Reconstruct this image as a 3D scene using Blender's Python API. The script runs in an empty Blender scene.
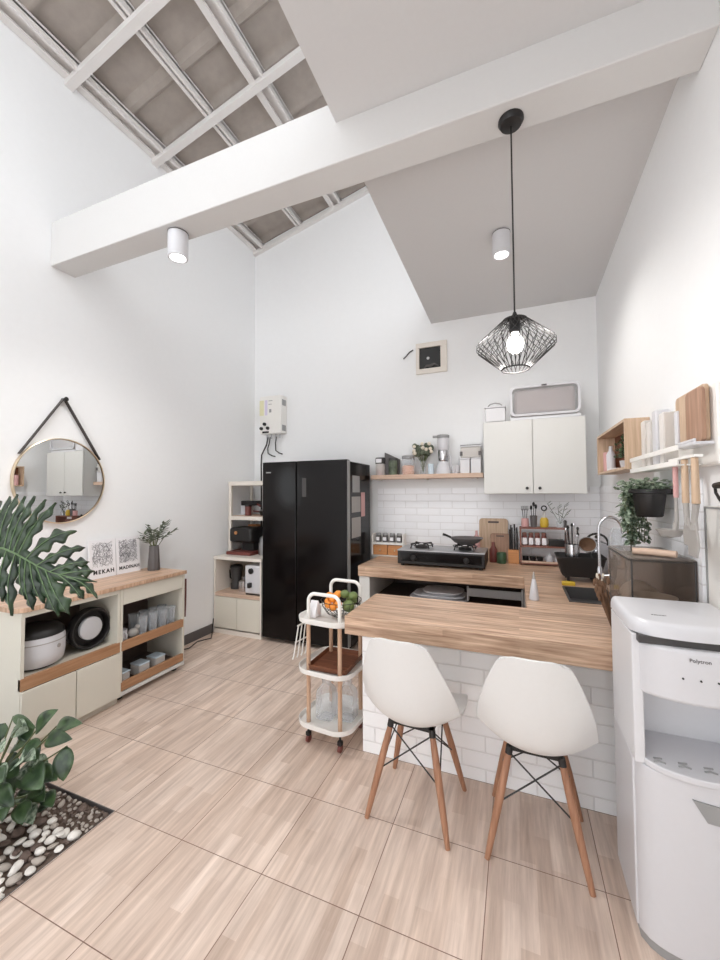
import bpy, bmesh, math, random
from mathutils import Vector, Matrix, noise
random.seed(7)
PI = math.pi
scene = bpy.context.scene
COL = scene.collection
rad = math.radians

# ---------------------------------------------------------------- colour and material helpers
def lin(c):
    def f(v):
        v /= 255.0
        return v / 12.92 if v <= .04045 else ((v + .055) / 1.055) ** 2.4
    return (f(c[0]), f(c[1]), f(c[2]), 1)

def new_mat(name):
    m = bpy.data.materials.new(name); m.use_nodes = True
    nt = m.node_tree
    return m, nt, nt.nodes['Principled BSDF']

def nd(nt, t, **k):
    n = nt.nodes.new(t)
    for a, v in k.items(): setattr(n, a, v)
    return n

def plain(name, rgb, rough=.5, metal=0, spec=.5, bump=0, bscale=60, var=0, coat=0):
    m, nt, b = new_mat(name)
    b.inputs['Base Color'].default_value = lin(rgb)
    b.inputs['Roughness'].default_value = rough
    b.inputs['Metallic'].default_value = metal
    b.inputs['Specular IOR Level'].default_value = spec
    b.inputs['Coat Weight'].default_value = coat
    tc = nd(nt, 'ShaderNodeTexCoord')
    n = nd(nt, 'ShaderNodeTexNoise'); n.inputs['Scale'].default_value = bscale; n.inputs['Detail'].default_value = 3
    nt.links.new(tc.outputs['Object'], n.inputs['Vector'])
    if bump:
        bp = nd(nt, 'ShaderNodeBump'); bp.inputs['Strength'].default_value = bump; bp.inputs['Distance'].default_value = .003
        nt.links.new(n.outputs['Fac'], bp.inputs['Height']); nt.links.new(bp.outputs['Normal'], b.inputs['Normal'])
    mx = nd(nt, 'ShaderNodeMix', data_type='RGBA')
    v = max(var, .015)
    l = lin(rgb)
    mx.inputs['A'].default_value = tuple(x * (1 - v) for x in l[:3]) + (1,)
    mx.inputs['B'].default_value = tuple(min(1, x * (1 + v)) for x in l[:3]) + (1,)
    nt.links.new(n.outputs['Fac'], mx.inputs['Factor']); nt.links.new(mx.outputs['Result'], b.inputs['Base Color'])
    return m

def wood(name, c1, c2, along='u', plank=None, rough=.45, streak=1.0, groove=.0, spec=.4):
    """stave wood: grain along u or v of the metric UV"""
    m, nt, b = new_mat(name)
    L = nt.links.new
    uv = nd(nt, 'ShaderNodeUVMap')
    sep = nd(nt, 'ShaderNodeSeparateXYZ'); L(uv.outputs[0], sep.inputs[0])
    com = nd(nt, 'ShaderNodeCombineXYZ')
    a, c = ('X', 'Y') if along == 'u' else ('Y', 'X')
    L(sep.outputs[a], com.inputs['X']); L(sep.outputs[c], com.inputs['Y'])
    mp = nd(nt, 'ShaderNodeMapping'); mp.inputs['Scale'].default_value = (2.2, 38, 1); L(com.outputs[0], mp.inputs['Vector'])
    no = nd(nt, 'ShaderNodeTexNoise'); no.inputs['Scale'].default_value = 1.6; no.inputs['Detail'].default_value = 5; no.inputs['Roughness'].default_value = .6
    L(mp.outputs[0], no.inputs['Vector'])
    rp = nd(nt, 'ShaderNodeValToRGB'); rp.color_ramp.elements[0].position = .32; rp.color_ramp.elements[1].position = .7
    rp.color_ramp.elements[0].color = lin(c1); rp.color_ramp.elements[1].color = lin(c2)
    L(no.outputs['Fac'], rp.inputs['Fac'])
    out = rp.outputs['Color']
    if plank:
        br = nd(nt, 'ShaderNodeTexBrick'); br.inputs['Scale'].default_value = 1
        br.inputs['Brick Width'].default_value = plank[0]; br.inputs['Row Height'].default_value = plank[1]
        br.inputs['Mortar Size'].default_value = groove; br.inputs['Bias'].default_value = 0
        br.inputs['Color1'].default_value = (.80, .78, .76, 1); br.inputs['Color2'].default_value = (1.12, 1.12, 1.12, 1)
        br.inputs['Mortar'].default_value = (.6, .55, .5, 1); br.offset = .37
        L(com.outputs[0], br.inputs['Vector'])
        mu = nd(nt, 'ShaderNodeMix', data_type='RGBA', blend_type='MULTIPLY'); mu.inputs['Factor'].default_value = 1
        L(out, mu.inputs['A']); L(br.outputs['Color'], mu.inputs['B']); out = mu.outputs['Result']
    L(out, b.inputs['Base Color'])
    b.inputs['Roughness'].default_value = rough; b.inputs['Specular IOR Level'].default_value = spec
    bp = nd(nt, 'ShaderNodeBump'); bp.inputs['Strength'].default_value = .08; bp.inputs['Distance'].default_value = .002
    L(no.outputs['Fac'], bp.inputs['Height']); L(bp.outputs['Normal'], b.inputs['Normal'])
    return m

def brick(name, rgb, w, h, mortar=.006, mrgb=(205, 205, 203), bump=.5, off=(0, 0)):
    m, nt, b = new_mat(name); L = nt.links.new
    uv = nd(nt, 'ShaderNodeUVMap')
    mp = nd(nt, 'ShaderNodeMapping'); mp.inputs['Location'].default_value = (off[0], off[1], 0); L(uv.outputs[0], mp.inputs['Vector'])
    br = nd(nt, 'ShaderNodeTexBrick'); br.inputs['Scale'].default_value = 1
    br.inputs['Brick Width'].default_value = w; br.inputs['Row Height'].default_value = h
    br.inputs['Mortar Size'].default_value = mortar; br.inputs['Mortar Smooth'].default_value = .6
    br.inputs['Color1'].default_value = lin(rgb); br.inputs['Color2'].default_value = lin([min(255, x + 5) for x in rgb])
    br.inputs['Mortar'].default_value = lin(mrgb)
    L(mp.outputs[0], br.inputs['Vector']); L(br.outputs['Color'], b.inputs['Base Color'])
    bp = nd(nt, 'ShaderNodeBump'); bp.invert = True; bp.inputs['Strength'].default_value = bump; bp.inputs['Distance'].default_value = .006
    L(br.outputs['Fac'], bp.inputs['Height']); L(bp.outputs['Normal'], b.inputs['Normal'])
    b.inputs['Roughness'].default_value = .35; b.inputs['Specular IOR Level'].default_value = .4
    return m

def floor_mat():
    m, nt, b = new_mat('floor_tile'); L = nt.links.new
    S = .40115; OX, OY = -1.732, .8844
    uv = nd(nt, 'ShaderNodeUVMap')
    mp = nd(nt, 'ShaderNodeMapping'); mp.inputs['Location'].default_value = (-OX + 20 * S, -OY + 20 * S, 0); L(uv.outputs[0], mp.inputs['Vector'])
    sep = nd(nt, 'ShaderNodeSeparateXYZ'); L(mp.outputs[0], sep.inputs[0])
    sw = nd(nt, 'ShaderNodeCombineXYZ'); L(sep.outputs['Y'], sw.inputs['X']); L(sep.outputs['X'], sw.inputs['Y'])
    g = nd(nt, 'ShaderNodeTexBrick'); g.offset = 0; g.inputs['Scale'].default_value = 1
    g.inputs['Brick Width'].default_value = S; g.inputs['Row Height'].default_value = S
    g.inputs['Mortar Size'].default_value = .0016; g.inputs['Mortar Smooth'].default_value = .1
    g.inputs['Color1'].default_value = (.95, .95, .95, 1); g.inputs['Color2'].default_value = (1.04, 1.04, 1.04, 1); g.inputs['Mortar'].default_value = (1, 1, 1, 1)
    L(mp.outputs[0], g.inputs['Vector'])
    st = nd(nt, 'ShaderNodeTexBrick'); st.offset = .43; st.inputs['Scale'].default_value = 1
    st.inputs['Brick Width'].default_value = S * .8; st.inputs['Row Height'].default_value = S / 7
    st.inputs['Mortar Size'].default_value = 0; st.inputs['Bias'].default_value = .0
    st.inputs['Color1'].default_value = lin((214, 193, 178)); st.inputs['Color2'].default_value = lin((231, 213, 200)); st.inputs['Mortar'].default_value = lin((214, 188, 171))
    L(sw.outputs[0], st.inputs['Vector'])
    gm = nd(nt, 'ShaderNodeMapping'); gm.inputs['Scale'].default_value = (3.2, 46, 1); L(sw.outputs[0], gm.inputs['Vector'])
    no = nd(nt, 'ShaderNodeTexNoise'); no.inputs['Scale'].default_value = 1; no.inputs['Detail'].default_value = 5; no.inputs['Roughness'].default_value = .62
    L(gm.outputs[0], no.inputs['Vector'])
    rp = nd(nt, 'ShaderNodeValToRGB'); rp.color_ramp.elements[0].position = .3; rp.color_ramp.elements[1].position = .66
    rp.color_ramp.elements[0].color = (.76, .73, .71, 1); rp.color_ramp.elements[1].color = (1.06, 1.06, 1.06, 1)
    L(no.outputs['Fac'], rp.inputs['Fac'])
    gm2 = nd(nt, 'ShaderNodeMapping'); gm2.inputs['Scale'].default_value = (1.1, 9, 1); L(sw.outputs[0], gm2.inputs['Vector'])
    n2 = nd(nt, 'ShaderNodeTexNoise'); n2.inputs['Scale'].default_value = 1.7; n2.inputs['Detail'].default_value = 2; L(gm2.outputs[0], n2.inputs['Vector'])
    r2 = nd(nt, 'ShaderNodeValToRGB'); r2.color_ramp.elements[0].position = .35; r2.color_ramp.elements[1].position = .65
    r2.color_ramp.elements[0].color = (.88, .86, .85, 1); r2.color_ramp.elements[1].color = (1.05, 1.05, 1.05, 1); L(n2.outputs['Fac'], r2.inputs['Fac'])
    cur = st.outputs['Color']
    for o in (rp.outputs['Color'], r2.outputs['Color'], g.outputs['Color']):
        mu = nd(nt, 'ShaderNodeMix', data_type='RGBA', blend_type='MULTIPLY'); mu.inputs['Factor'].default_value = 1
        L(cur, mu.inputs['A']); L(o, mu.inputs['B']); cur = mu.outputs['Result']
    mx = nd(nt, 'ShaderNodeMix', data_type='RGBA'); mx.inputs['B'].default_value = lin((128, 98, 84))
    L(g.outputs['Fac'], mx.inputs['Factor']); L(cur, mx.inputs['A'])
    L(mx.outputs['Result'], b.inputs['Base Color'])
    b.inputs['Roughness'].default_value = .42; b.inputs['Specular IOR Level'].default_value = .35
    bp = nd(nt, 'ShaderNodeBump'); bp.invert = True; bp.inputs['Strength'].default_value = .4; bp.inputs['Distance'].default_value = .002
    L(g.outputs['Fac'], bp.inputs['Height']); L(bp.outputs['Normal'], b.inputs['Normal'])
    return m

def glassy(name, rgb=(255, 255, 255), alpha=.12, rough=.03):
    m = bpy.data.materials.new(name); m.use_nodes = True; nt = m.node_tree; nt.nodes.clear(); L = nt.links.new
    o = nd(nt, 'ShaderNodeOutputMaterial'); mix = nd(nt, 'ShaderNodeMixShader'); tr = nd(nt, 'ShaderNodeBsdfTransparent'); gl = nd(nt, 'ShaderNodeBsdfPrincipled')
    tr.inputs['Color'].default_value = lin(rgb)
    gl.inputs['Base Color'].default_value = lin(rgb); gl.inputs['Roughness'].default_value = rough
    lw = nd(nt, 'ShaderNodeLayerWeight'); lw.inputs['Blend'].default_value = .25
    ma = nd(nt, 'ShaderNodeMath', operation='MULTIPLY_ADD'); ma.inputs[1].default_value = .6; ma.inputs[2].default_value = alpha; ma.use_clamp = True
    L(lw.outputs['Facing'], ma.inputs[0]); L(ma.outputs[0], mix.inputs[0]); L(tr.outputs[0], mix.inputs[1]); L(gl.outputs[0], mix.inputs[2]); L(mix.outputs[0], o.inputs[0])
    return m

def emis(name, rgb, s):
    m, nt, b = new_mat(name)
    b.inputs['Base Color'].default_value = lin(rgb)
    b.inputs['Emission Color'].default_value = lin(rgb); b.inputs['Emission Strength'].default_value = s
    return m

def leafmat(name, c1, c2, rough=.35, sc=18):
    m, nt, b = new_mat(name); L = nt.links.new
    tc = nd(nt, 'ShaderNodeTexCoord'); n = nd(nt, 'ShaderNodeTexNoise'); n.inputs['Scale'].default_value = sc; n.inputs['Detail'].default_value = 3
    L(tc.outputs['Object'], n.inputs['Vector'])
    r = nd(nt, 'ShaderNodeValToRGB'); r.color_ramp.elements[0].position = .35; r.color_ramp.elements[1].position = .65
    r.color_ramp.elements[0].color = lin(c1); r.color_ramp.elements[1].color = lin(c2); L(n.outputs['Fac'], r.inputs['Fac'])
    L(r.outputs['Color'], b.inputs['Base Color']); b.inputs['Roughness'].default_value = rough
    return m

M = {}
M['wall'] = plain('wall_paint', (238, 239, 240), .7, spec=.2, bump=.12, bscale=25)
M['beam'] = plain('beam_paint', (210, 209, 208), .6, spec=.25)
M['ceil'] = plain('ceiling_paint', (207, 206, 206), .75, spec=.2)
M['floor'] = floor_mat()
M['brick'] = brick('white_brick_tile', (242, 243, 246), .24, .072, .004, (226, 226, 227), .4)
M['brick_island'] = brick('white_brick_panel', (248, 249, 251), .235, .082, .005, (238, 238, 239), .55, (.05, .02))
M['top'] = wood('counter_wood', (150, 116, 94), (222, 192, 166), 'u', (.9, .03), .33)
M['top_v'] = wood('counter_wood_deep', (170, 136, 112), (222, 190, 164), 'v', (.9, .04), .35)
M['pale_wood'] = wood('pale_wood', (186, 150, 124), (214, 182, 156), 'v', None, .5)
M['pale_wood_u'] = wood('pale_wood_lengthwise', (190, 160, 140), (220, 194, 174), 'u', None, .5)
M['rail_wood'] = wood('rail_wood', (158, 116, 84), (182, 140, 106), 'u', None, .5)
M['leg_wood'] = wood('leg_wood', (142, 100, 76), (182, 136, 108), 'v', None, .45)
M['board_light'] = wood('board_light_wood', (184, 156, 130), (212, 186, 160), 'v', None, .5)
M['board_dark'] = wood('board_walnut_wood', (146, 112, 92), (184, 148, 124), 'v', None, .5)
M['red_wood'] = wood('rack_red_wood', (120, 78, 68), (150, 104, 90), 'u', None, .5)
M['tray_wood'] = wood('tray_brown_wood', (110, 66, 46), (146, 94, 68), 'u', (.3, .06), .5)
M['orange_wood'] = wood('orange_wood', (182, 124, 78), (212, 152, 100), 'u', None, .5)
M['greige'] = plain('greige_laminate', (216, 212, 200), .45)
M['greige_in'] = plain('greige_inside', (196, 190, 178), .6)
M['cab_white'] = plain('cabinet_white', (216, 216, 213), .42)
M['shelf_cream'] = plain('shelf_cream', (226, 219, 210), .45)
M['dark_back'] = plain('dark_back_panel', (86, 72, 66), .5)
M['plastic'] = plain('white_plastic', (208, 208, 212), .3, coat=.2)
M['plastic2'] = plain('white_plastic_matte', (216, 216, 219), .45)
M['shell'] = plain('chair_shell', (222, 222, 221), .38)
M['metal_white'] = plain('white_powder_coat', (236, 234, 230), .4)
M['roof_paint'] = plain('roof_steel_paint', (228, 225, 223), .5)
M['roof_sheet'] = plain('roof_sheet', (172, 164, 157), .85, spec=.15, bump=.5, bscale=14, var=.14)
M['black_gloss'] = plain('black_gloss', (14, 11, 12), .16, spec=.28)
M['black'] = plain('black_plastic', (26, 24, 24), .45)
M['black_soft'] = plain('black_matte', (34, 31, 31), .7)
M['char'] = plain('charcoal', (62, 60, 60), .5)
M['grey'] = plain('grey_plastic', (150, 150, 150), .5)
M['dgrey'] = plain('dark_grey', (92, 88, 88), .5)
M['steel'] = plain('steel', (205, 205, 208), .22, metal=1)
M['steel_b'] = plain('brushed_steel', (176, 176, 178), .38, metal=1)
M['sil'] = plain('silicone_grey', (164, 160, 156), .5)
M['brass'] = plain('brass', (226, 208, 182), .28, metal=1)
M['mirror'] = plain('mirror_glass', (236, 238, 238), .01, metal=1)
M['glass'] = glassy('clear_glass', (246, 248, 250), .13)
M['frost'] = glassy('frosted_plastic', (236, 232, 228), .55, .3)
M['smoke'] = glassy('smoked_plastic', (186, 176, 168), .07, .05)
M['bulb'] = emis('bulb_glow', (255, 250, 242), 9)
M['led'] = emis('downlight_glow', (255, 252, 246), 7)
M['leaf_dark'] = leafmat('leaf_deep_green', (26, 40, 28), (54, 74, 48), .36)
M['leaf_mid'] = leafmat('leaf_mid_green', (34, 52, 34), (74, 98, 62), .35)
M['leaf_var'] = leafmat('leaf_variegated', (48, 76, 50), (176, 190, 168), .4, 60)
M['leaf_grey'] = leafmat('leaf_grey_green', (64, 74, 60), (116, 126, 106), .5)
M['vein'] = plain('leaf_rib_green', (98, 122, 84), .45)
M['stem'] = plain('plant_stem', (96, 104, 66), .6)
M['trunk'] = plain('plant_root', (140, 100, 78), .8, bump=.5)
M['dry'] = plain('dried_brown', (110, 82, 62), .8, var=.3)
M['dry_pale'] = plain('dried_cream', (222, 212, 196), .8)
M['soil'] = plain('gravel_soil', (112, 96, 86), .95, bump=1, bscale=90, var=.35)
M['peb_w'] = plain('pebble_white', (236, 231, 224), .6, var=.06, bscale=20)
M['peb_g'] = plain('pebble_grey', (176, 166, 157), .65, var=.12, bscale=25)
M['peb_d'] = plain('pebble_brown', (106, 90, 82), .7, var=.15, bscale=25)
M['paper'] = plain('paper_white', (236, 235, 238), .7)
M['ink'] = plain('ink_black', (30, 30, 32), .6)
M['ink_grey'] = plain('ink_grey', (120, 120, 124), .6)
M['pink'] = plain('pink_plastic', (206, 160, 158), .5)
M['magenta'] = plain('pink_powder', (196, 88, 116), .6)
M['peach'] = plain('peach_sweets', (226, 176, 150), .6, var=.3, bscale=80)
M['orange'] = plain('orange_peel', (240, 150, 52), .45, bump=.4, bscale=160)
M['lime'] = plain('green_peel', (104, 122, 70), .5, var=.25, bscale=40)
M['yellow'] = plain('yellow_jar', (196, 164, 50), .4)
M['green'] = plain('green_plastic', (60, 88, 62), .45)
M['blue'] = plain('pale_blue_tin', (196, 210, 220), .45)
M['cream'] = plain('cream_sticker', (226, 222, 184), .6)
M['lilac'] = plain('lilac_sticker', (214, 206, 226), .6)
M['maroon'] = plain('maroon_cloth', (98, 56, 54), .9, bump=.6)
M['beige_in'] = plain('beige_contents', (188, 168, 160), .7, var=.12, bscale=9)
M['cord'] = plain('dark_cord', (44, 40, 40), .6)
M['strap'] = plain('leather_strap', (62, 56, 54), .6, bump=.3)
M['brown_jar'] = plain('brown_lid_jar', (112, 58, 52), .4)

# ---------------------------------------------------------------- mesh builder
class B:
    def __init__(s): s.bm = bmesh.new()
    def box(s, x0, x1, y0, y1, z0, z1, mat=None):
        v = [s.bm.verts.new((x, y, z)) for z in (z0, z1) for y in (y0, y1) for x in (x0, x1)]
        if mat is not None:
            for q in v: q.co = mat @ q.co
        for f in ((0, 2, 3, 1), (4, 5, 7, 6), (0, 1, 5, 4), (2, 6, 7, 3), (0, 4, 6, 2), (1, 3, 7, 5)):
            s.bm.faces.new([v[i] for i in f])
        return s
    def cbox(s, c, d, mat=None):
        return s.box(c[0] - d[0] / 2, c[0] + d[0] / 2, c[1] - d[1] / 2, c[1] + d[1] / 2, c[2] - d[2] / 2, c[2] + d[2] / 2, mat)
    def loft(s, rings, cap0=True, cap1=True, closed=True):
        R = [[s.bm.verts.new(p) for p in r] for r in rings]
        n = len(R[0])
        for a, b in zip(R, R[1:]):
            for i in range(n if closed else n - 1):
                j = (i + 1) % n
                s.bm.faces.new((a[i], a[j], b[j], b[i]))
        if cap0 and closed: s.bm.faces.new(R[0][::-1])
        if cap1 and closed: s.bm.faces.new(R[-1])
        return s
    def tube(s, pts, r, n=8, closed=False, caps=True):
        pts = [Vector(p) for p in pts]; k = len(pts)
        rr = r if isinstance(r, (list, tuple)) else [r] * k
        rings = []; up = None
        for i, p in enumerate(pts):
            if closed: d = pts[(i + 1) % k] - pts[i - 1]
            else: d = pts[min(i + 1, k - 1)] - pts[max(i - 1, 0)]
            if d.length < 1e-9: d = Vector((0, 0, 1))
            d.normalize()
            if up is None:
                up = Vector((0, 0, 1)) if abs(d.z) < .9 else Vector((1, 0, 0))
            sx = d.cross(up)
            if sx.length < 1e-5: sx = d.cross(Vector((0, 1, 0)))
            sx.normalize(); up = sx.cross(d).normalized()
            rings.append([p + (sx * math.cos(2 * PI * j / n) + up * math.sin(2 * PI * j / n)) * rr[i] for j in range(n)])
        if closed: rings.append(rings[0]); s.loft(rings, False, False)
        else: s.loft(rings, caps, caps)
        return s
    def cyl(s, p0, p1, r0, r1=None, n=20):
        return s.tube([p0, p1], [r0, r0 if r1 is None else r1], n)
    def lathe(s, prof, c=(0, 0, 0), n=28, axis='z', caps=(True, True)):
        rings = []
        for r, h in prof:
            ring = []
            for j in range(n):
                a = 2 * PI * j / n; u, v = max(r, 1e-4) * math.cos(a), max(r, 1e-4) * math.sin(a)
                p = {'z': (u, v, h), 'x': (h, u, v), 'y': (v, h, u)}[axis]
                ring.append((c[0] + p[0], c[1] + p[1], c[2] + p[2]))
            rings.append(ring)
        return s.loft(rings, *caps)
    def prism(s, pts, axis, a0, a1):
        f = {'x': lambda p, a: (a, p[0], p[1]), 'y': lambda p, a: (p[0], a, p[1]), 'z': lambda p, a: (p[0], p[1], a)}[axis]
        return s.loft([[f(p, a0) for p in pts], [f(p, a1) for p in pts]])
    def ball(s, c, r, n=14, sc=(1, 1, 1)):
        m = max(6, n * 2 // 3)
        return s.loft([[(c[0] + r * sc[0] * max(math.sin(PI * i / m), 1e-3) * math.cos(2 * PI * j / n), c[1] + r * sc[1] * max(math.sin(PI * i / m), 1e-3) * math.sin(2 * PI * j / n), c[2] + r * sc[2] * math.cos(PI * i / m)) for j in range(n)] for i in range(m + 1)])
    def face(s, pts):
        s.bm.faces.new([s.bm.verts.new(p) for p in pts]); return s
    def done(s, name, recalc=True):
        bm = s.bm
        if recalc: bmesh.ops.recalc_face_normals(bm, faces=bm.faces[:])
        uvl = bm.loops.layers.uv.new('UVMap')
        for f in bm.faces:
            n = f.normal; a = max(range(3), key=lambda i: abs(n[i]) + (.001 if i == 2 else 0))
            i, j = ((1, 2), (0, 2), (0, 1))[a]
            for l in f.loops: l[uvl].uv = (l.vert.co[i], l.vert.co[j])
        me = bpy.data.meshes.new(name); bm.to_mesh(me); bm.free()
        me.shade_smooth(); me.set_sharp_from_angle(angle=rad(38))
        return me

def rrect(w, h, r, n=6, cx=0, cy=0):
    out = []
    for sx, sy, a0 in ((1, 1, 0), (-1, 1, 90), (-1, -1, 180), (1, -1, 270)):
        for k in range(n + 1):
            a = rad(a0 + 90 * k / n)
            out.append((cx + sx * (w / 2 - r) + r * math.cos(a), cy + sy * (h / 2 - r) + r * math.sin(a)))
    return out

def part(name, b, mat, parent=None, loc=(0, 0, 0), bevel=0, label=None, rot=None, kind=None, sub=0):
    me = b.done(name) if isinstance(b, B) else b
    me.materials.clear(); me.materials.append(M[mat] if isinstance(mat, str) else mat)
    o = bpy.data.objects.new(name, me); COL.objects.link(o); o.location = loc
    if rot: o.rotation_euler = rot
    if parent is not None: o.parent = parent
    if bevel:
        bv = o.modifiers.new('Bevel', 'BEVEL'); bv.width = bevel; bv.segments = 3; bv.limit_method = 'ANGLE'; bv.angle_limit = rad(50)
    if label: o['label'] = label
    if kind: o['kind'] = kind
    return o

def thing(name, label, cat, loc=(0, 0, 0), rz=0, group=None):
    o = bpy.data.objects.new(name, None); COL.objects.link(o)
    o.location = loc; o.rotation_euler = (0, 0, rz); o.empty_display_size = .1
    o['label'] = label; o['category'] = cat
    if group: o['group'] = group
    return o

def solo(name, label, cat, b, mat, loc=(0, 0, 0), group=None, bevel=0, rot=None, kind=None):
    o = part(name, b, mat, None, loc, bevel, None, rot, kind)
    o['label'] = label; o['category'] = cat
    if group: o['group'] = group
    return o

def struct(name, b, mat, parent=None, loc=(0, 0, 0), bevel=0):
    o = part(name, b, mat, parent, loc, bevel)
    if parent is None: o['kind'] = 'structure'
    return o

def dup(root, loc, rz=None, label=None, rot=None):
    r = root.copy(); COL.objects.link(r); r.location = loc
    if rz is not None: r.rotation_euler = (0, 0, rz)
    if rot is not None: r.rotation_euler = rot
    if label: r['label'] = label
    for ch in list(root.children):
        c = ch.copy(); COL.objects.link(c); c.parent = r
        for g in list(ch.children):
            d = g.copy(); COL.objects.link(d); d.parent = c
    return r

def text_mesh(name, s, size, mat, parent, loc, rot, ext=.0006, spacing=1.0, align='CENTER', bold=0):
    cu = bpy.data.curves.new(name, 'FONT'); cu.body = s; cu.size = size; cu.extrude = ext; cu.align_x = align; cu.align_y = 'CENTER'
    cu.space_character = spacing; cu.offset = bold
    t = bpy.data.objects.new(name + '_t', cu); COL.objects.link(t)
    dg = bpy.context.evaluated_depsgraph_get(); me = bpy.data.meshes.new_from_object(t.evaluated_get(dg))
    bpy.data.objects.remove(t); bpy.data.curves.remove(cu)
    me.name = name; me.materials.clear(); me.materials.append(M[mat])
    o = bpy.data.objects.new(name, me); COL.objects.link(o); o.location = loc; o.rotation_euler = rot; o.parent = parent
    return o

# ---------------------------------------------------------------- camera, render view
cam = bpy.data.cameras.new('camera'); co = bpy.data.objects.new('camera', cam); COL.objects.link(co)
cam.sensor_fit = 'HORIZONTAL'; cam.sensor_width = 36; cam.lens = 36 * 389.97 / 720; cam.clip_start = .02
R = ((0.92806524, 0.37237522, -0.00562165), (0.01801254, -0.02980481, 0.99939343), (-0.37198179, 0.92760356, 0.03436823))
mw = Matrix(((R[0][0], R[1][0], -R[2][0], 0), (R[0][1], R[1][1], -R[2][1], 0), (R[0][2], R[1][2], -R[2][2], 1.45), (0, 0, 0, 1)))
co.matrix_world = mw; scene.camera = co
scene.view_settings.view_transform = 'Standard'; scene.view_settings.look = 'None'
scene.view_settings.gamma = 1; scene.view_settings.use_curve_mapping = False
scene.view_settings.exposure = 0.21
scene.cycles.diffuse_bounces = 8; scene.cycles.max_bounces = 14; scene.cycles.transparent_max_bounces = 16

w = bpy.data.worlds.new('world'); scene.world = w; w.use_nodes = True
bg = w.node_tree.nodes['Background']; bg.inputs['Color'].default_value = (.965, .982, 1, 1); bg.inputs['Strength'].default_value = 2.6

# ---------------------------------------------------------------- the room
XL, XR, YB, YF = -3.0, .69, 3.98, -2.2
SL = .24
def roof_z(x): return 4.43 + SL * (x - XL)
struct('floor', B().box(-1.737, XR, YF, YB, -.12, 0).box(XL, -1.737, 1.287, YB, -.12, 0).box(XL, -1.737, YF, -1.2, -.12, 0), 'floor')
struct('wall_left', B().box(XL - .15, XL, YF, YB, -.12, 4.6), 'wall')
b = B().prism([(XL - .15, -.12), (XR + .15, -.12), (XR + .15, 5.5), (-.5, 5.5), (XL - .15, 4.62)], 'y', YB, YB + .15)
struct('wall_back', b, 'wall')
struct('wall_right', B().box(XR, XR + .15, YF, YB, -.12, 5.5), 'wall')
# unseen wall behind the camera, its wide opening sized for front daylight
struct('wall_front', B().box(XL - .15, -2.8, YF - .15, YF, -.12, 4.6).box(.35, XR + .15, YF - .15, YF, -.12, 3.4).box(-2.8, .35, YF - .15, YF, 2.5, 3.4), 'wall')
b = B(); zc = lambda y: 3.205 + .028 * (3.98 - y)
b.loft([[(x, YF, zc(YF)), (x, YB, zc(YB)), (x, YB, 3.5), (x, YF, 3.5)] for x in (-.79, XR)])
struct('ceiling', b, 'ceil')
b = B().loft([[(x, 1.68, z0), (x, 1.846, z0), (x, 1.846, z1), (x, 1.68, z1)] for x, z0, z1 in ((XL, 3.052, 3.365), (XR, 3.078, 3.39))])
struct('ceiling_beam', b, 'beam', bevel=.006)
struct('baseboard_left', B().box(XL, XL + .015, 2.515, 3.27, 0, .09), 'dgrey')

# shed roof of steel frame with fibre sheets
rf = thing('roof_frame', 'white painted steel roof frame under grey corrugated sheets over the open left side', 'roof', (0, 0, 0))
def slope_box(b, x0, x1, y0, y1, d0, d1):
    b.loft([[(x, y0, roof_z(x) + d0), (x, y1, roof_z(x) + d0), (x, y1, roof_z(x) + d1), (x, y0, roof_z(x) + d1)] for x in (x0, x1)])
b = B()
YR0 = .36  # unseen front edge of the roof, carried forward to hold back skylight
n = int((YB - YR0) / .02)
prof = []
for i in range(n + 1):
    y = YR0 + (YB - YR0) * i / n
    k = (y - 1.77) % .365
    h = .045 if k < .05 else (.045 * (1 - (k - .05) / .03) if k < .08 else (.045 * (k - .335) / .03 if k > .335 else 0))
    prof.append((y, -h))
b.loft([[(x, y, roof_z(x) + .15 + h) for y, h in prof] + [(x, y, roof_z(x) + .18 + h) for y, h in reversed(prof)] for x in (XL, -.2)])
part('roof_sheet', b, 'roof_sheet', rf)
for y in (1.735, 2.465, 3.195, 3.925):
    b = B(); slope_box(b, XL + .002, -.3, y + .008, y + .066, -.0, .045); part('rafter', b, 'roof_paint', rf)
def purlin(x, w_, deep=True):
    b = B(); z = roof_z(x)
    b.box(x, x + .018, YR0, YB, z + .05, z + .135); b.box(x + w_ - .018, x + w_, YR0, YB, z + .05, z + .135); b.box(x, x + w_, YR0, YB, z + .10, z + .115)
    b.box(x, x + w_ * .42, YR0, YB, z + .046, z + .06)
    part('purlin', b, 'roof_paint', rf)
purlin(XL + .002, .14); purlin(-2.38, .06); purlin(-1.93, .13); purlin(-1.3, .06)

# ================================================================ FIXED KITCHEN
# worktop: back leg, right leg, table leg (peninsula)
wt = thing('worktop', 'U-shaped wood worktop carrying the stove, sink and bar seating', 'counter', (0, 0, 0))
b = B().box(-1.30, XR - .004, 3.18, YB - .004, .73, .82)
part('back_run', b, 'top', wt, bevel=.004)
b = B()
b.box(.04, .27, 2.34, 3.18, .73, .82).box(.53, XR - .004, 2.34, 3.18, .73, .82).box(.27, .53, 2.95, 3.18, .73, .82).box(.27, .53, 2.34, 2.55, .73, .82)
part('right_run', b, 'top', wt)
part('bar_top', B().box(-.835, XR - .004, 1.855, 2.34, .728, .82), 'top', wt, bevel=.004)

ib = thing('island_base', 'low white brick-tiled base wall under the wooden bar table', 'counter base', (0, 0, 0))
part('brick_panel', B().box(-.829, XR - .004, 2.09, 2.12, 0, .727), 'brick_island', ib)
part('end_panel', B().box(-.829, -.79, 2.12, 2.33, 0, .727), 'metal_white', ib)
part('inner_panel', B().box(.04, .06, 2.34, 3.17, 0, .727), 'cab_white', ib)

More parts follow.
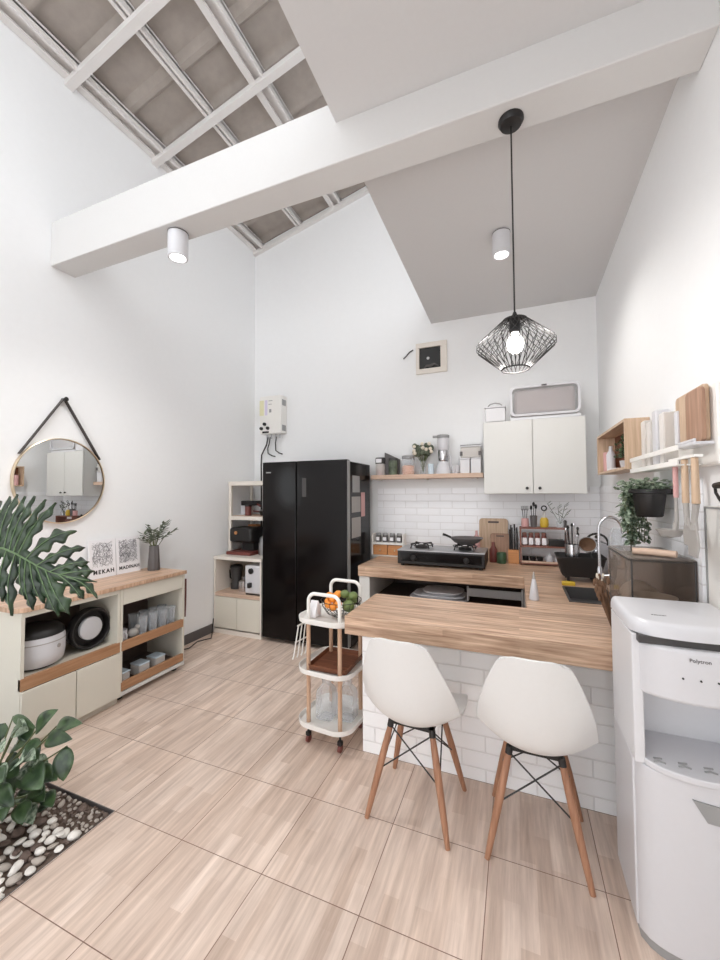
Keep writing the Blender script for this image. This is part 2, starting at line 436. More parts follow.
bc = thing('base_cabinet', 'open base cabinet with a white end pillar under the stove worktop', 'cabinet', (0, 0, 0))
part('end_pillar', B().box(-1.295, -1.20, 3.20, YB - .02, 0, .728), 'cab_white', bc)
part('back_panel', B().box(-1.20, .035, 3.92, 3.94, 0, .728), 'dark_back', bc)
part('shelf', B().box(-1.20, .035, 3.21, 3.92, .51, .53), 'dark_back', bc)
part('steel_rail', B().box(-.37, .03, 3.185, 3.20, .64, .70).cyl((.03, 3.192, .50), (.03, 3.192, .72), .012).cyl((-.37, 3.192, .60), (-.37, 3.192, .715), .008), 'steel_b', bc)
for i, (x, w_, z) in enumerate(((-.635, .50, .5305), (-.63, .44, .5605), (-.60, .34, .5905))):
    b = B().loft([[(x + px, 3.42 + py, z + h) for px, py in rrect(w_ * k, .28 * k, .10, 8)] for k, h in ((.82, 0), (1, .022), (1.0, .028), (.95, .028))])
    solo('serving_tray', ['widest white oval tray, bottom of the stack under the worktop', 'middle white oval tray of the stack under the worktop', 'smallest white oval tray, top of the stack under the worktop'][i], 'tray', b, 'plastic2', group='trays under the stove worktop')

struct('trim_1', B().box(-1.385, XR - .003, YB - .012, YB - .001, .80, 1.5), 'brick')
struct('trim_2', B().box(XR - .012, XR - .001, 1.95, YB - .013, .83, 1.5), 'brick')

# sink
sk = thing('sink', 'dark grey rectangular sink basin set in the right worktop', 'sink', (.40, 2.75, .82))
b = B(); o_, i_ = rrect(.26, .40, .02), rrect(.245, .385, .02)
b.loft([[(p[0], p[1], -.088) for p in o_], [(p[0], p[1], .004) for p in o_], [(p[0] * .95, p[1] * .96, .004) for p in i_], [(p[0] * .9, p[1] * .93, -.07) for p in i_], [(p[0] * .02, p[1] * .02, -.075) for p in i_]])
part('basin', b, 'char', sk)
part('drain', B().lathe([(.028, -.074), (.028, -.070), (.02, -.069)]), 'steel', sk)
fa = thing('faucet', 'tall chrome gooseneck tap behind the sink', 'faucet', (.50, 3.00, .82))
part('tap_body', B().lathe([(.026, 0), (.026, .01), (.017, .02), (.017, .12), (.012, .14)]), 'steel', fa)
pts = [(0, 0, .12), (0, 0, .38)] + [(.068 - .068 * math.cos(rad(a)), 0, .38 + .085 * math.sin(rad(a))) for a in range(20, 181, 16)] + [(.136, 0, .36)]
part('spout', B().tube(pts, .0095, 12), 'steel', fa)
part('tap_lever', B().tube([(.015, 0, .08), (.05, -.01, .085), (.075, -.012, .10)], .006), 'steel', fa)

# wall cabinet on back wall
wc = thing('wall_cabinet', 'off-white two-door wall cabinet hung above the brick tiles', 'cabinet', (-.27, 3.65, 1.437))
CW, CH, CD = .81, .645, YB - 3.65 - .002
part('body', B().box(0, CW, .02, CD, 0, CH), 'cab_white', wc)
for x0, x1, kx in ((.004, .402, .355), (.408, .806, .455)):
    d = part('door', B().box(x0, x1, 0, .018, .004, CH - .004), 'cab_white', wc, bevel=.002)
    part('knob', B().lathe([(.004, 0), (.004, -.012), (.011, -.014), (.013, -.020), (.010, -.026), (0, -.027)], (kx, 0, .05), 16, 'y'), 'black', d, label='small black knob')

# open wood shelf
sh = thing('wall_shelf', 'long wooden wall shelf above the stove holding jars and a juicer', 'shelf', (-1.45, 3.79, 1.595))
part('board', B().box(.05, 1.165, 0, YB - 3.79 - .002, 0, .042), 'pale_wood_u', sh, bevel=.002)
for x in (.1, .6, 1.08): part('bracket', B().box(x, x + .02, .05, YB - 3.79 - .003, -.012, 0), 'metal_white', sh)

# downlights + pendant
def downlight(loc, label):
    t = thing('downlight', label, 'ceiling light', loc, 0, 'white surface downlights')
    part('housing', B().lathe([(.059, 0), (.059, -.155), (.057, -.16), (.048, -.16), (.044, -.145), (.041, -.13)], n=32, caps=(True, False)), 'plastic', t)
    part('light_disc', B().lathe([(.0405, -.131), (.0405, -.135)], n=24), 'led', t)
    part('trim_ring', B().lathe([(.0605, -.004), (.0605, -.010), (.0592, -.010), (.0592, -.004)], n=32), 'dgrey', t)
    l = bpy.data.lights.new('spot', 'SPOT'); l.energy = 42; l.spot_size = rad(150); l.spot_blend = 1; l.shadow_soft_size = .04; l.color = (1, .97, .93)
    lo = bpy.data.objects.new('downlight_lamp', l); COL.objects.link(lo); lo.location = (loc[0], loc[1], loc[2] - .175)
downlight((-1.905, 1.765, 3.0595), 'white cylinder downlight fixed under the beam, lit')
downlight((-.067, 2.80, 3.237), 'white cylinder downlight on the kitchen ceiling, lit')

pd = thing('pendant_lamp', 'black wire diamond-shaped cage pendant with a glowing round bulb on a long cord', 'pendant light', (.006, 1.775, 3.077))
part('ceiling_rose', B().lathe([(.0, 0), (.052, 0), (.053, -.012), (.044, -.028), (.012, -.036), (0, -.036)], n=30), 'black', pd)
part('cord', B().tube([(0, 0, -.03), (0, 0, -.86)], .0035, 8), 'black', pd)
part('socket', B().lathe([(.006, -.855), (.012, -.87), (.022, -.885), (.024, -.93), (.021, -.945)], n=20), 'black', pd)
part('bulb', B().lathe([(.014, -.945), (.018, -.955), (.030, -.972), (.036, -.995), (.032, -1.015), (.018, -1.028), (.002, -1.032)], n=24), 'bulb', pd)
b = B(); TOP, MID, BOT = -.890, -1.000, -1.102; RT, RM_, RB = .048, .158, .056
for r, z, t_ in ((RT, TOP, .003), (RB, BOT, .003), (.018, TOP + .004, .003)):
    b.tube([(r * math.cos(2 * PI * i / 40), r * math.sin(2 * PI * i / 40), z) for i in range(40)], t_, 6, closed=True)
N = 30
for i in range(N):
    for sgn in (1, -1):
        a0 = 2 * PI * i / N; pts = [(.016 * math.cos(a0), .016 * math.sin(a0), TOP + .006), (RT * math.cos(a0), RT * math.sin(a0), TOP)]
        for k in range(1, 7):
            f = k / 6; q = RT + (RM_ - RT) * f; a = a0 + sgn * .42 * f; pts.append((q * math.cos(a), q * math.sin(a), TOP + (MID + .008 - TOP) * f))
        for k in range(0, 6):
            f = k / 5; q = RM_ + (RB - RM_) * f; a = a0 + sgn * (.42 + .12 * f); pts.append((q * math.cos(a), q * math.sin(a), MID - .008 + (BOT - MID + .008) * f))
        b.tube(pts, .0016, 4, caps=False)
part('wire_cage', b, 'black', pd)
l = bpy.data.lights.new('bulb', 'POINT'); l.energy = 10; l.shadow_soft_size = .045; l.color = (1, .97, .94)
lo = bpy.data.objects.new('pendant_bulb_lamp', l); COL.objects.link(lo); lo.location = (.006, 1.775, 3.077 - 1.07)

# ================================================================ CHAIRS
def shell_bm():
    b = B()
    # centre profile (y towards table, z) with half widths, cupping and side rise
    P = [(.218, .425, .165, .00), (.205, .440, .198, .010), (.13, .438, .214, .024), (.03, .426, .220, .045), (-.06, .418, .222, .066), (-.13, .426, .222, .086), (-.175, .456, .220, .090), (-.205, .51, .218, .086), (-.225, .58, .209, .066), (-.243, .66, .187, .046), (-.259, .74, .158, .032), (-.272, .795, .136, .024), (-.280, .832, .122, .020), (-.283, .844, .108, .018)]
    nx = 16; rings = []
    for i, (y, z, hw, cup) in enumerate(P):
        a, c = P[max(i - 1, 0)], P[min(i + 1, len(P) - 1)]
        ty, tz = c[0] - a[0], c[1] - a[1]; L = math.hypot(ty, tz); ny, nz = -tz / L, ty / L
        if nz < 0 and ny < 0 or (ny < 0): ny, nz = -ny, -nz
        if i < 5: ny, nz = 0, 1
        row = []
        for k in range(nx + 1):
            t = -1 + 2 * k / nx; q = abs(t) ** 2.2
            row.append((hw * t, y + ny * cup * 1.25 * q, z + nz * cup * q - (0, 0, .004, .010, .026)[max(0, i - len(P) + 5)] * abs(t) ** 5))
        rings.append(row)
    b.loft(rings, closed=False)
    return b
def make_chair(label):
    t = thing('shell_chair', label, 'chair', (0, 0, 0), 0, 'white shell chairs at the bar table')
    o = part('seat_shell', shell_bm(), 'shell', t)
    sb = o.modifiers.new('Subsurf', 'SUBSURF'); sb.levels = 2; sb.render_levels = 2
    so = o.modifiers.new('Solid', 'SOLIDIFY'); so.thickness = .009; so.offset = 0
    part('seat_mount', B().box(-.10, .10, -.09, -.07, .392, .412).box(-.10, .10, .08, .10, .392, .412).box(-.1, -.085, -.09, .1, .392, .412).box(.085, .1, -.09, .1, .392, .412).box(-.05, .05, -.06, .06, .402, .424), 'black', t, label='black steel bracket under the shell')
    C4 = [(-1, -1), (1, -1), (1, 1), (-1, 1)]
    top = {c: Vector((c[0] * .095, .005 + c[1] * .088, .398)) for c in C4}; foot = {c: Vector((c[0] * .182, c[1] * .176, 0)) for c in C4}
    for c in C4:
        p, q = top[c], foot[c]
        l = part('leg', B().tube([p, p.lerp(q, .15), p.lerp(q, .45), p.lerp(q, .8), q], [.011, .0145, .0165, .0135, .0105], 14), 'leg_wood', t)
        part('leg_bracket', B().tube([p + Vector((0, 0, .008)), p.lerp(q, .055)], .0145, 10), 'black', l)
    for k in range(4):
        a, c = C4[k], C4[(k + 1) % 4]
        for u, v in ((a, c), (c, a)):
            part('cross_brace', B().tube([top[u].lerp(foot[u], .04), top[v].lerp(foot[v], .50)], .0032, 6), 'black', t)
    return t
ch = make_chair('white shell chair with wooden legs, tucked in nearest the serving cart')
ch.location = (-.455, 1.838, 0); ch.rotation_euler = (0, 0, rad(-4))
dup(ch, (.052, 1.838, 0), rad(-1.5), 'white shell chair with wooden legs, tucked in nearest the water dispenser')

# ================================================================ WATER DISPENSER
ds = thing('water_dispenser', 'tall white floor water dispenser with a drip tray at the right edge', 'water dispenser', (.506, 1.838, 0))
# outline in plan: straight sides, bulged front (towards -y)
def plan(w_, d, bulge, r=.03, n=10):
    pts = [(w_ / 2, 0), (w_ / 2, -d + r)]
    for k in range(1, n): 
        a = k / n; x = w_ / 2 - w_ * a; y = -d - bulge * (1 - (2 * a - 1) ** 2) + r * (abs(2 * a - 1) ** 8)
        pts.append((x, y))
    pts += [(-w_ / 2, -d + r), (-w_ / 2, 0)]
    return pts
W_, D_ = .328, .31
def slab(b, z0, z1, w_=W_, d=D_, bulge=.035, r=.03): b.prism(plan(w_, d, bulge, r, 16), 'z', z0, z1)
b = B(); slab(b, .03, .570, W_ - .012, D_ - .004); b.box(-W_ / 2, W_ / 2, -D_ + .045, 0, .03, .570); part('lower_body', b, 'plastic', ds, bevel=.005)
b = B(); slab(b, 0, .03, W_ - .02, D_ - .01); part('plinth', b, 'grey', ds)
b = B(); b.box(-W_ / 2, -W_ / 2 + .03, -D_ + .012, 0, .571, .985).box(W_ / 2 - .03, W_ / 2, -D_ + .012, 0, .571, .985).box(-W_ / 2 + .03, W_ / 2 - .03, -.12, 0, .571, .985)
part('alcove', b, 'plastic2', ds, bevel=.004)
b = B(); slab(b, .80, .966, W_ - .016, D_ - .002, .045, .03)
part('control_panel', b, 'plastic', ds, bevel=.012)
part('top_slot', B().box(-W_ / 2 + .014, W_ / 2 - .014, -D_ - .016, -.12, .966, .990), 'char', ds)
b = B(); b.loft([[(x * k, y * k2, z) for x, y in plan(W_, D_, .03, .035, 16)] for k, k2, z in ((1, 1, .990), (1, 1, 1.008), (.985, .985, 1.022), (.95, .955, 1.031), (.90, .92, 1.035))])
part('top_cover', b, 'plastic', ds)
b = B(); slab(b, .571, .591, W_ - .03, D_ - .002, .05, .03); dt = part('drip_tray', b, 'plastic', ds, bevel=.004)
for x in (-.10, -.035, .03, .095):
    part('tray_vent', B().tube([(x - .016, -.312, .5922), (x, -.306, .5925), (x + .016, -.312, .5922)], .003, 6).tube([(x - .012, -.292, .5922), (x + .012, -.288, .5922)], .003, 6), 'grey', dt)
for x in (-.045, -.002, .041): part('indicator', B().lathe([(.0028, 0), (.0028, -.003)], (x, -D_ - .0425 * (1 - (2 * x / .312) ** 2) - .0005, .880), 12, 'y'), 'ink', ds)
for x in (-.06, 0, .06): part('spout_tap', B().lathe([(.012, .80), (.012, .775), (.008, .765)], (x, -.21, 0)), 'plastic2', ds)
text_mesh('logo', 'Polytron', .0155, 'dgrey', ds, (-.002, -D_ - .0436, .938), (rad(90), 0, 0))
text_mesh('top_logo', 'Polytron', .012, 'dgrey', ds, (-.070, -.235, 1.0354), (0, 0, rad(0)))
part('sticker', B().prism([(-.03, .520), (.13, .505), (.12, .455), (.005, .462)], 'y', -D_ - .0355, -D_ - .030), 'grey', ds, label='grey slanted sticker')

# ================================================================ FRIDGE
fr = thing('refrigerator', 'black glossy side-by-side refrigerator beside the corner storage unit', 'refrigerator', (-2.36, 3.26, 0))
FW, FH = .925, 1.765
part('body', B().box(.005, FW, .075, .60, .03, FH - .015), 'black_gloss', fr, bevel=.005)
for x0, x1 in ((0, .385), (.393, FW)):
    part('door', B().box(x0, x1, 0, .068, .04, FH), 'black_gloss', fr, bevel=.008)
part('control_display', B().box(.455, .50, -.002, .0, 1.42, 1.60), 'char', fr)
part('edge_strip', B().box(FW + .0002, FW + .003, .004, .064, .05, FH - .01), 'grey', fr)
for x in (.03, FW - .06): part('foot', B().box(x, x + .03, .12, .15, 0, .03), 'black', fr)
part('badge', B().box(.045, .10, -.002, 0, 1.655, 1.668), 'grey', fr)
xs = -2.36 + FW + .001
for i, (y0, y1, z0, z1, m_, lb) in enumerate(((3.38, 3.56, 1.46, 1.62, 'grey', 'grey photo sheet, topmost on the refrigerator side'), (3.36, 3.58, 1.27, 1.42, 'sil', 'pale printed sheet above the lowest one on the refrigerator side'), (3.36, 3.58, 1.03, 1.22, 'sil', 'lowest pale calendar sheet on the refrigerator side'), (3.60, 3.70, 1.22, 1.46, 'pink', 'pink paper strip near the refrigerator rear edge'))):
    solo('magnet_sheet', lb, 'paper', B().box(0, .003, y0, y1, z0, z1), m_, (xs, 0, 0), 'sheets held on the refrigerator side')

# ================================================================ CORNER STORAGE UNIT (white rack)
tu = thing('storage_unit', 'slim white storage rack with two lower doors between the left wall and refrigerator', 'storage rack', (-2.985, 3.28, 0))
UW, UD = .60, .66
part('side_panel', B().box(0, .018, 0, UD, .04, .765), 'shelf_cream', tu)
part('side_panel', B().box(UW - .018, UW, 0, UD, .04, .765), 'shelf_cream', tu)
part('back_panel', B().box(.018, UW - .018, UD - .01, UD, .04, .765), 'shelf_cream', tu)
part('worktop_board', B().box(-.004, UW + .004, -.005, UD, .765, .795), 'shelf_cream', tu)
part('shelf', B().box(.018, UW - .018, .0, UD - .01, .385, .42), 'pale_wood_u', tu)
part('plinth', B().box(0, UW, .0, UD, 0, .045), 'shelf_cream', tu)
for x0 in (.018, .302): part('door', B().box(x0, x0 + .28, -.001, .016, .06, .38), 'greige', tu, bevel=.002)
for x0 in (0.0, UW - .035): part('upper_post', B().box(x0, x0 + .035, .22, .245, .795, 1.545), 'shelf_cream', tu)
for x0 in (0.0, UW - .025): part('upper_post', B().box(x0, x0 + .025, .60, .625, .795, 1.545), 'shelf_cream', tu)
part('upper_top', B().box(0, UW, .215, .63, 1.545, 1.59), 'shelf_cream', tu)
part('upper_shelf', B().box(0, UW, .215, .63, 1.165, 1.205), 'shelf_cream', tu)
part('upper_shelf_liner', B().box(.03, UW - .03, .25, .62, 1.2055, 1.21), 'pale_wood_u', tu)
ux, uy = -2.985, 3.28
# things in it
t = thing('waffle_maker', 'dark handheld kitchen appliance lying on a white stand, upper tier of the corner rack', 'appliance', (ux + .075, uy + .42, 1.2105))
part('body', B().cbox((.075, 0, .135), (.20, .12, .055)), 'black', t, bevel=.012)
part('handle', B().tube([(.12, 0, .13), (.19, -.02, .12), (.22, -.02, .10)], .012), 'maroon', t)
part('stand', B().box(-.06, .0, -.01, .01, .0, .11).box(-.075, .015, -.05, .05, 0, .012), 'plastic2', t)
t = thing('coffee_tin', 'dark brown tin beside the handheld appliance in the corner rack', 'tin', (ux + .19, uy + .32, 1.2105)); part('body', B().lathe([(.036, 0), (.036, .10)]), 'brown_jar', t); part('lid', B().lathe([(.038, .10), (.038, .115), (.03, .118)]), 'black', t)
t = thing('sauce_pan', 'small dark pan with a pale lid knob, right end of the upper rack tier', 'pan', (ux + .40, uy + .34, 1.2105)); part('pan_body', B().lathe([(.05, 0), (.065, .05), (.062, .05), (.048, .004)]), 'black', t); part('pan_lid', B().lathe([(.064, .051), (.04, .068), (.014, .074), (.014, .09), (.001, .092)]), 'steel_b', t); part('handle', B().tube([(-.06, 0, .04), (-.15, -.01, .05)], .008), 'maroon', t)
t = thing('coffee_machine', 'bulky black coffee machine on the middle tier of the corner rack', 'coffee machine', (ux + .205, uy + .28, .7955))
part('body', B().box(-.15, .15, -.12, .14, .13, .29), 'black', t, bevel=.03)
part('base', B().box(-.16, .16, -.15, .14, 0, .035), 'brown_jar', t, bevel=.006)
part('column', B().box(-.05, .10, -.02, .13, .035, .13), 'black_soft', t)
part('dial', B().lathe([(.018, 0), (.018, -.012)], (-.05, -.12, .235), 16, 'y'), 'orange_wood', t)
t = thing('electric_kettle', 'grey metal kettle beside the black coffee machine in the corner rack', 'kettle', (ux + .455, uy + .26, .7955)); part('body', B().lathe([(.062, 0), (.07, .03), (.066, .12), (.05, .19), (.02, .205), (.001, .208)]), 'steel_b', t); part('handle', B().tube([(.045, 0, .18), (.085, 0, .17), (.088, 0, .08), (.066, 0, .04)], .008), 'black', t)
solo('wooden_block', 'small reddish wooden box behind the coffee machine', 'box', B().box(-.06, .06, -.04, .04, 0, .30), 'orange_wood', (ux + .12, uy + .52, .7955), bevel=.004)
t = thing('blender_jug', 'dark glass blender jug in the open lower bay of the corner rack', 'jug', (ux + .115, uy + .22, .4205)); part('jug', B().lathe([(.06, 0), (.062, .05), (.05, .07), (.066, .22), (.068, .235)]), 'char', t); part('lid', B().lathe([(.066, .235), (.06, .25), (.02, .262)]), 'black', t); part('handle', B().tube([(-.06, 0, .21), (-.09, 0, .19), (-.085, 0, .11), (-.055, 0, .09)], .008), 'black', t)
t = thing('milk_pot', 'small shiny steel pot between the blender jug and the air fryer', 'pot', (ux + .265, uy + .15, .4205)); part('pot_body', B().lathe([(.048, 0), (.05, .01), (.05, .10), (.042, .11)]), 'steel', t); part('lid_knob', B().lathe([(.048, .11), (.03, .125), (.01, .13), (.012, .15), (.001, .152)]), 'steel', t)
t = thing('air_fryer', 'white air fryer with a round black dial, lower bay next to the refrigerator', 'air fryer', (ux + .478, uy + .19, .4205)); part('body', B().box(-.10, .10, -.17, .12, .012, .30), 'plastic', t, bevel=.02); part('dial', B().lathe([(.028, 0), (.028, -.016), (.022, -.02)], (-.015, -.17, .245), 24, 'y'), 'black', t); part('handle', B().box(-.035, -.005, -.215, -.17, .08, .13), 'black', t, bevel=.006); part('foot_strip', B().box(-.09, .09, -.16, .11, 0, .012), 'black', t)

# water heater
wh = thing('water_heater', 'white instant water heater with stickers high on the back wall', 'water heater', (-2.83, YB, 2.16))
part('casing', B().box(0, .30, -.13, -.002, 0, .45), 'metal_white', wh, bevel=.012)
for p in ((.075, .115), (.03, .065), (.12, .065)): part('control_knob', B().lathe([(.02, 0), (.018, -.022)], (p[0], -.13, p[1]), 16, 'y'), 'black', wh)
part('flame_window', B().box(.04, .13, -.133, -.13, .008, .03), 'black', wh)
part('sticker', B().box(-.001, .012, -.115, -.03, .22, .40).box(.0, .06, -.132, -.13, .22, .40), 'cream', wh, label='cream sticker')
part('sticker', B().box(.075, .11, -.132, -.13, .22, .40), 'lilac', wh, label='lilac sticker')
part('print', B().box(.125, .18, -.1315, -.13, .385, .393).box(.125, .17, -.1315, -.13, .345, .352).box(.135, .165, -.1315, -.13, .25, .29), 'grey', wh)
part('side_vent', B().box(.30, .3015, -.11, -.03, .33, .40), 'grey', wh)
part('side_vent', B().box(.30, .3015, -.11, -.03, .03, .10), 'grey', wh)
for x in (.06, .12, .18, .24): part('pipe', B().tube([(x, -.06, 0), (x, -.06, -.05)], .01), 'steel_b', wh)
part('hose', B().tube([(.10, -.06, -.03), (.09, -.06, -.10), (.06, -.05, -.16), (.05, -.03, -.22), (.10, -.02, -.25), (.14, -.01, -.26)], .007), 'cord', wh)
part('hose', B().tube([(.19, -.06, -.03), (.17, -.05, -.10), (.16, -.03, -.19), (.20, -.02, -.22), (.24, -.008, -.235)], .007), 'cord', wh)
part('gas_hose', B().tube([(.07, -.06, -.03), (.05, -.06, -.12), (-.02, -.06, -.24), (-.03, -.055, -.36), (-.03, -.05, -.6), (-.03, -.05, -1.2)], .009), 'cord', wh)

# vent opening with pale frame and loose wire
ve = thing('vent_frame', 'square pale frame round a dark opening high on the back wall', 'vent', (-.95, YB, 2.685))
b = B(); W2, H2 = .32, .32
b.box(0, W2, -.03, -.001, 0, .05).box(0, W2, -.03, -.001, H2 - .05, H2).box(0, .035, -.03, -.001, .05, H2 - .05).box(W2 - .065, W2, -.03, -.001, .05, H2 - .05)
part('frame', b, 'shelf_cream', ve, bevel=.003)
part('dark_opening', B().box(.035, W2 - .065, -.008, -.001, .05, H2 - .05), 'black', ve)
part('fan_hub', B().lathe([(.016, -.01), (.012, -.02), (.001, -.022)], (.125, 0, .16), 16, 'y'), 'plastic', ve)
part('loose_insulation', B().tube([(.08, -.012, .06), (.11, -.02, .08), (.15, -.02, .075), (.19, -.018, .09), (.23, -.015, .07)], [.004, .012, .016, .012, .004], 7), 'dgrey', ve)
solo('loose_wire', 'short dark wire poking out of the back wall beside the vent', 'wire', B().tube([(-1.075, YB - .05, 2.86), (-1.05, YB - .03, 2.89), (-1.02, YB - .02, 2.93), (-.985, YB - .001, 2.955)], .006), 'cord')

# ================================================================ LEFT WALL CABINETS
X0, X1 = XL + .003, -2.59
u1 = thing('sideboard', 'greige sideboard with an open bay over two doors, the unit nearest the plants', 'sideboard', (0, 0, 0))
Y0, Y1 = 1.345, 1.935
part('side_panel', B().box(X0, X1, Y0, Y0 + .018, .04, .785), 'greige', u1)
part('side_panel', B().box(X0, X1, Y1 - .018, Y1, .04, .785), 'greige', u1)
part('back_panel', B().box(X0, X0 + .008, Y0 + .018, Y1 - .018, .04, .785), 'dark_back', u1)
part('top_rail', B().box(X0 + .008, X1, Y0 + .018, Y1 - .018, .758, .785), 'greige', u1)
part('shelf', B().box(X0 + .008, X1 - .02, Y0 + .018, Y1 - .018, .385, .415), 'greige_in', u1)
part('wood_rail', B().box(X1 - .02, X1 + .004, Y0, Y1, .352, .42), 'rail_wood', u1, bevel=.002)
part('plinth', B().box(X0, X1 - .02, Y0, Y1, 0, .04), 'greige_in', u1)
part('base_board', B().box(X0 + .008, X1, Y0 + .018, Y1 - .018, .04, .058), 'greige', u1)
for a, c in ((Y0 + .002, 1.637), (1.643, Y1 - .002)): part('door', B().box(X1, X1 + .016, a, c, .05, .348), 'greige', u1, bevel=.002)
u2 = thing('sideboard', 'greige sideboard with a drawer and two open bays with wooden rails, farther from the plants', 'sideboard', (0, 0, 0))
Y0, Y1 = 1.938, 2.505
part('side_panel', B().box(X0, X1, Y0, Y0 + .018, .04, .785), 'greige', u2)
part('side_panel', B().box(X0, X1, Y1 - .018, Y1, .04, .785), 'greige', u2)
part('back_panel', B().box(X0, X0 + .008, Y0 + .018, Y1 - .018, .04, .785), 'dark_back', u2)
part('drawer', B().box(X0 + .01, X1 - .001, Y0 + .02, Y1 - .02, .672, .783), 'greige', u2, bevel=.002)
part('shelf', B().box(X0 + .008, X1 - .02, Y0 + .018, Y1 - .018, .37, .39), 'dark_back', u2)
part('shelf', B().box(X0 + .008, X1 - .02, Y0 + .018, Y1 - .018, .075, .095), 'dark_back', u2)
part('wood_rail', B().box(X1 - .02, X1 + .002, Y0 + .01, Y1 - .01, .352, .415), 'rail_wood', u2, bevel=.002)
part('wood_rail', B().box(X1 - .02, X1 + .002, Y0 + .01, Y1 - .01, .075, .135), 'rail_wood', u2, bevel=.002)
part('base_board', B().box(X0 + .008, X1 + .003, Y0, Y1, .045, .07), 'cab_white', u2)
for y in (Y0 + .03, Y1 - .06): part('foot', B().box(X1 - .08, X1 - .05, y, y + .03, 0, .045), 'black', u2)
b = B().prism([(X0, 1.32), (X1 - .05, 1.32)] + [(X1 - .05 + .065 * math.sin(rad(a)), 1.385 - .065 * math.cos(rad(a))) for a in range(10, 91, 16)] + [(X1 + .015, 2.515), (X0, 2.515)], 'z', .787, .815)
solo('wood_worktop', 'long pale wood top with a rounded near corner lying across both sideboards', 'worktop', b, 'top_v', bevel=.003)

t = thing('rice_cooker', 'round white rice cooker with a black lid in the open sideboard bay', 'rice cooker', (-2.745, 1.509, .4155))
part('body', B().lathe([(.115, .012), (.134, .03), (.143, .08), (.142, .165), (.136, .188)], n=36), 'plastic', t)
part('lid', B().lathe([(.138, .188), (.134, .21), (.112, .235), (.05, .25), (.001, .252)], n=36), 'black', t)
part('base_ring', B().lathe([(.098, 0), (.1, .012)], n=30), 'black', t)
part('band', B().lathe([(.1432, .150), (.1430, .156)], n=36, caps=(False, False)), 'sil', t)
part('button', B().lathe([(.012, 0), (.012, .004), (.008, .006)], (.1425, .0, .12), 16, 'x'), 'sil', t, rot=(0, 0, rad(18)))
t = thing('grill_pan', 'black round pan standing on edge with a white disc, beside the rice cooker', 'grill pan', (-2.70, 1.795, .4155))
part('pan', B().lathe([(.11, -.05), (.134, -.02), (.136, .02), (.128, .035), (.118, .03), (.108, -.015)], (0, 0, .137), 36, 'x'), 'black', t)
part('pan_face', B().lathe([(.108, -.012), (.085, -.006), (.082, .0)], (0, 0, .137), 36, 'x'), 'black_soft', t)
part('disc', B().lathe([(.074, .0), (.074, .022), (.066, .027), (.001, .027)], (0, 0, .137), 36, 'x'), 'plastic', t, label='white round disc in the middle')
part('side_grip', B().tube([(0, -.128, .17), (.01, -.150, .15), (.01, -.150, .11), (0, -.128, .09)], .008), 'black', t)
# upper bay of sideboard 2
t = thing('white_mug', 'white mug at the near end of the upper open bay', 'mug', (-2.67, 2.0, .3905)); part('cup', B().lathe([(.03, 0), (.04, .03), (.042, .085), (.039, .085), (.036, .01)]), 'plastic', t); part('handle', B().tube([(.04, 0, .07), (.064, 0, .06), (.062, 0, .03), (.04, 0, .02)], .005), 'plastic', t)
solo('ceramic_bird', 'small pale rounded ornament beside the white mug', 'ornament', B().ball((0, 0, .035), .034, 14, (1, 1.3, 1)).ball((0, .035, .07), .018), 'sil', (-2.66, 2.09, .3905))
gl = B().lathe([(.028, 0), (.036, .14), (.034, .14), (.026, .004)], n=20)
g0 = solo('drinking_glass', 'clear drinking glass in the upper bay', 'glass', gl, 'glass', (-2.68, 2.17, .3905), 'drinking glasses in the sideboard')
k = 0
for x in (-2.66, -2.76):
    for y in (2.17, 2.26, 2.35, 2.43):
        if k: 
            c = g0.copy(); COL.objects.link(c)
        else: c = g0
        c.location = (x, y, .3905)
        c['label'] = ['front row', 'back row'][x < -2.7] + ' clear glass in the upper bay, ' + {2.17: 'closest to the white ornament', 2.26: 'second from the ornament', 2.35: 'third from the ornament', 2.43: 'against the far side panel'}[y]; k += 1
for y, w_, lb in ((2.02, .06, 'small grey-lidded white box at the near end of the bottom bay'), (2.17, .09, 'white box in the middle of the bottom bay'), (2.31, .09, 'white box nearest the far end of the bottom bay')):
    t = thing('storage_tub', lb, 'box', (-2.68, y, .0955), 0, 'white boxes in the bottom bay')
    part('tub', B().box(-.05, .05, -w_ / 2, w_ / 2, 0, .075), 'frost', t, bevel=.008); part('lid', B().box(-.052, .052, -w_ / 2 - .002, w_ / 2 + .002, .075, .085), 'blue', t, bevel=.003)
solo('hanging_cloth', 'dark red cloth hanging at the far side of the sideboards', 'cloth', B().loft([[(-2.70 + .09 * a, 2.519 + .012 * (1 + math.sin(a * 9 + z * 8)) * .5, z) for a in [i / 8 for i in range(9)]] + [(-2.70 + .09 * a, 2.535 + .012 * (1 + math.sin(a * 9 + z * 8)) * .5, z) for a in [i / 8 for i in range(8, -1, -1)]] for z in (.42, .5, .6, .70, .735)]), 'maroon')
pts = [(-2.97, 2.53, .20), (-2.95, 2.60, .04), (-2.93, 2.72, .008), (-2.88, 2.85, .008), (-2.93, 3.0, .008), (-2.87, 3.12, .008), (-2.95, 3.22, .01), (-2.97, 3.26, .15)]
solo('power_cable', 'thin dark cable trailing along the left wall skirting', 'cable', B().tube(pts, .005), 'cord')

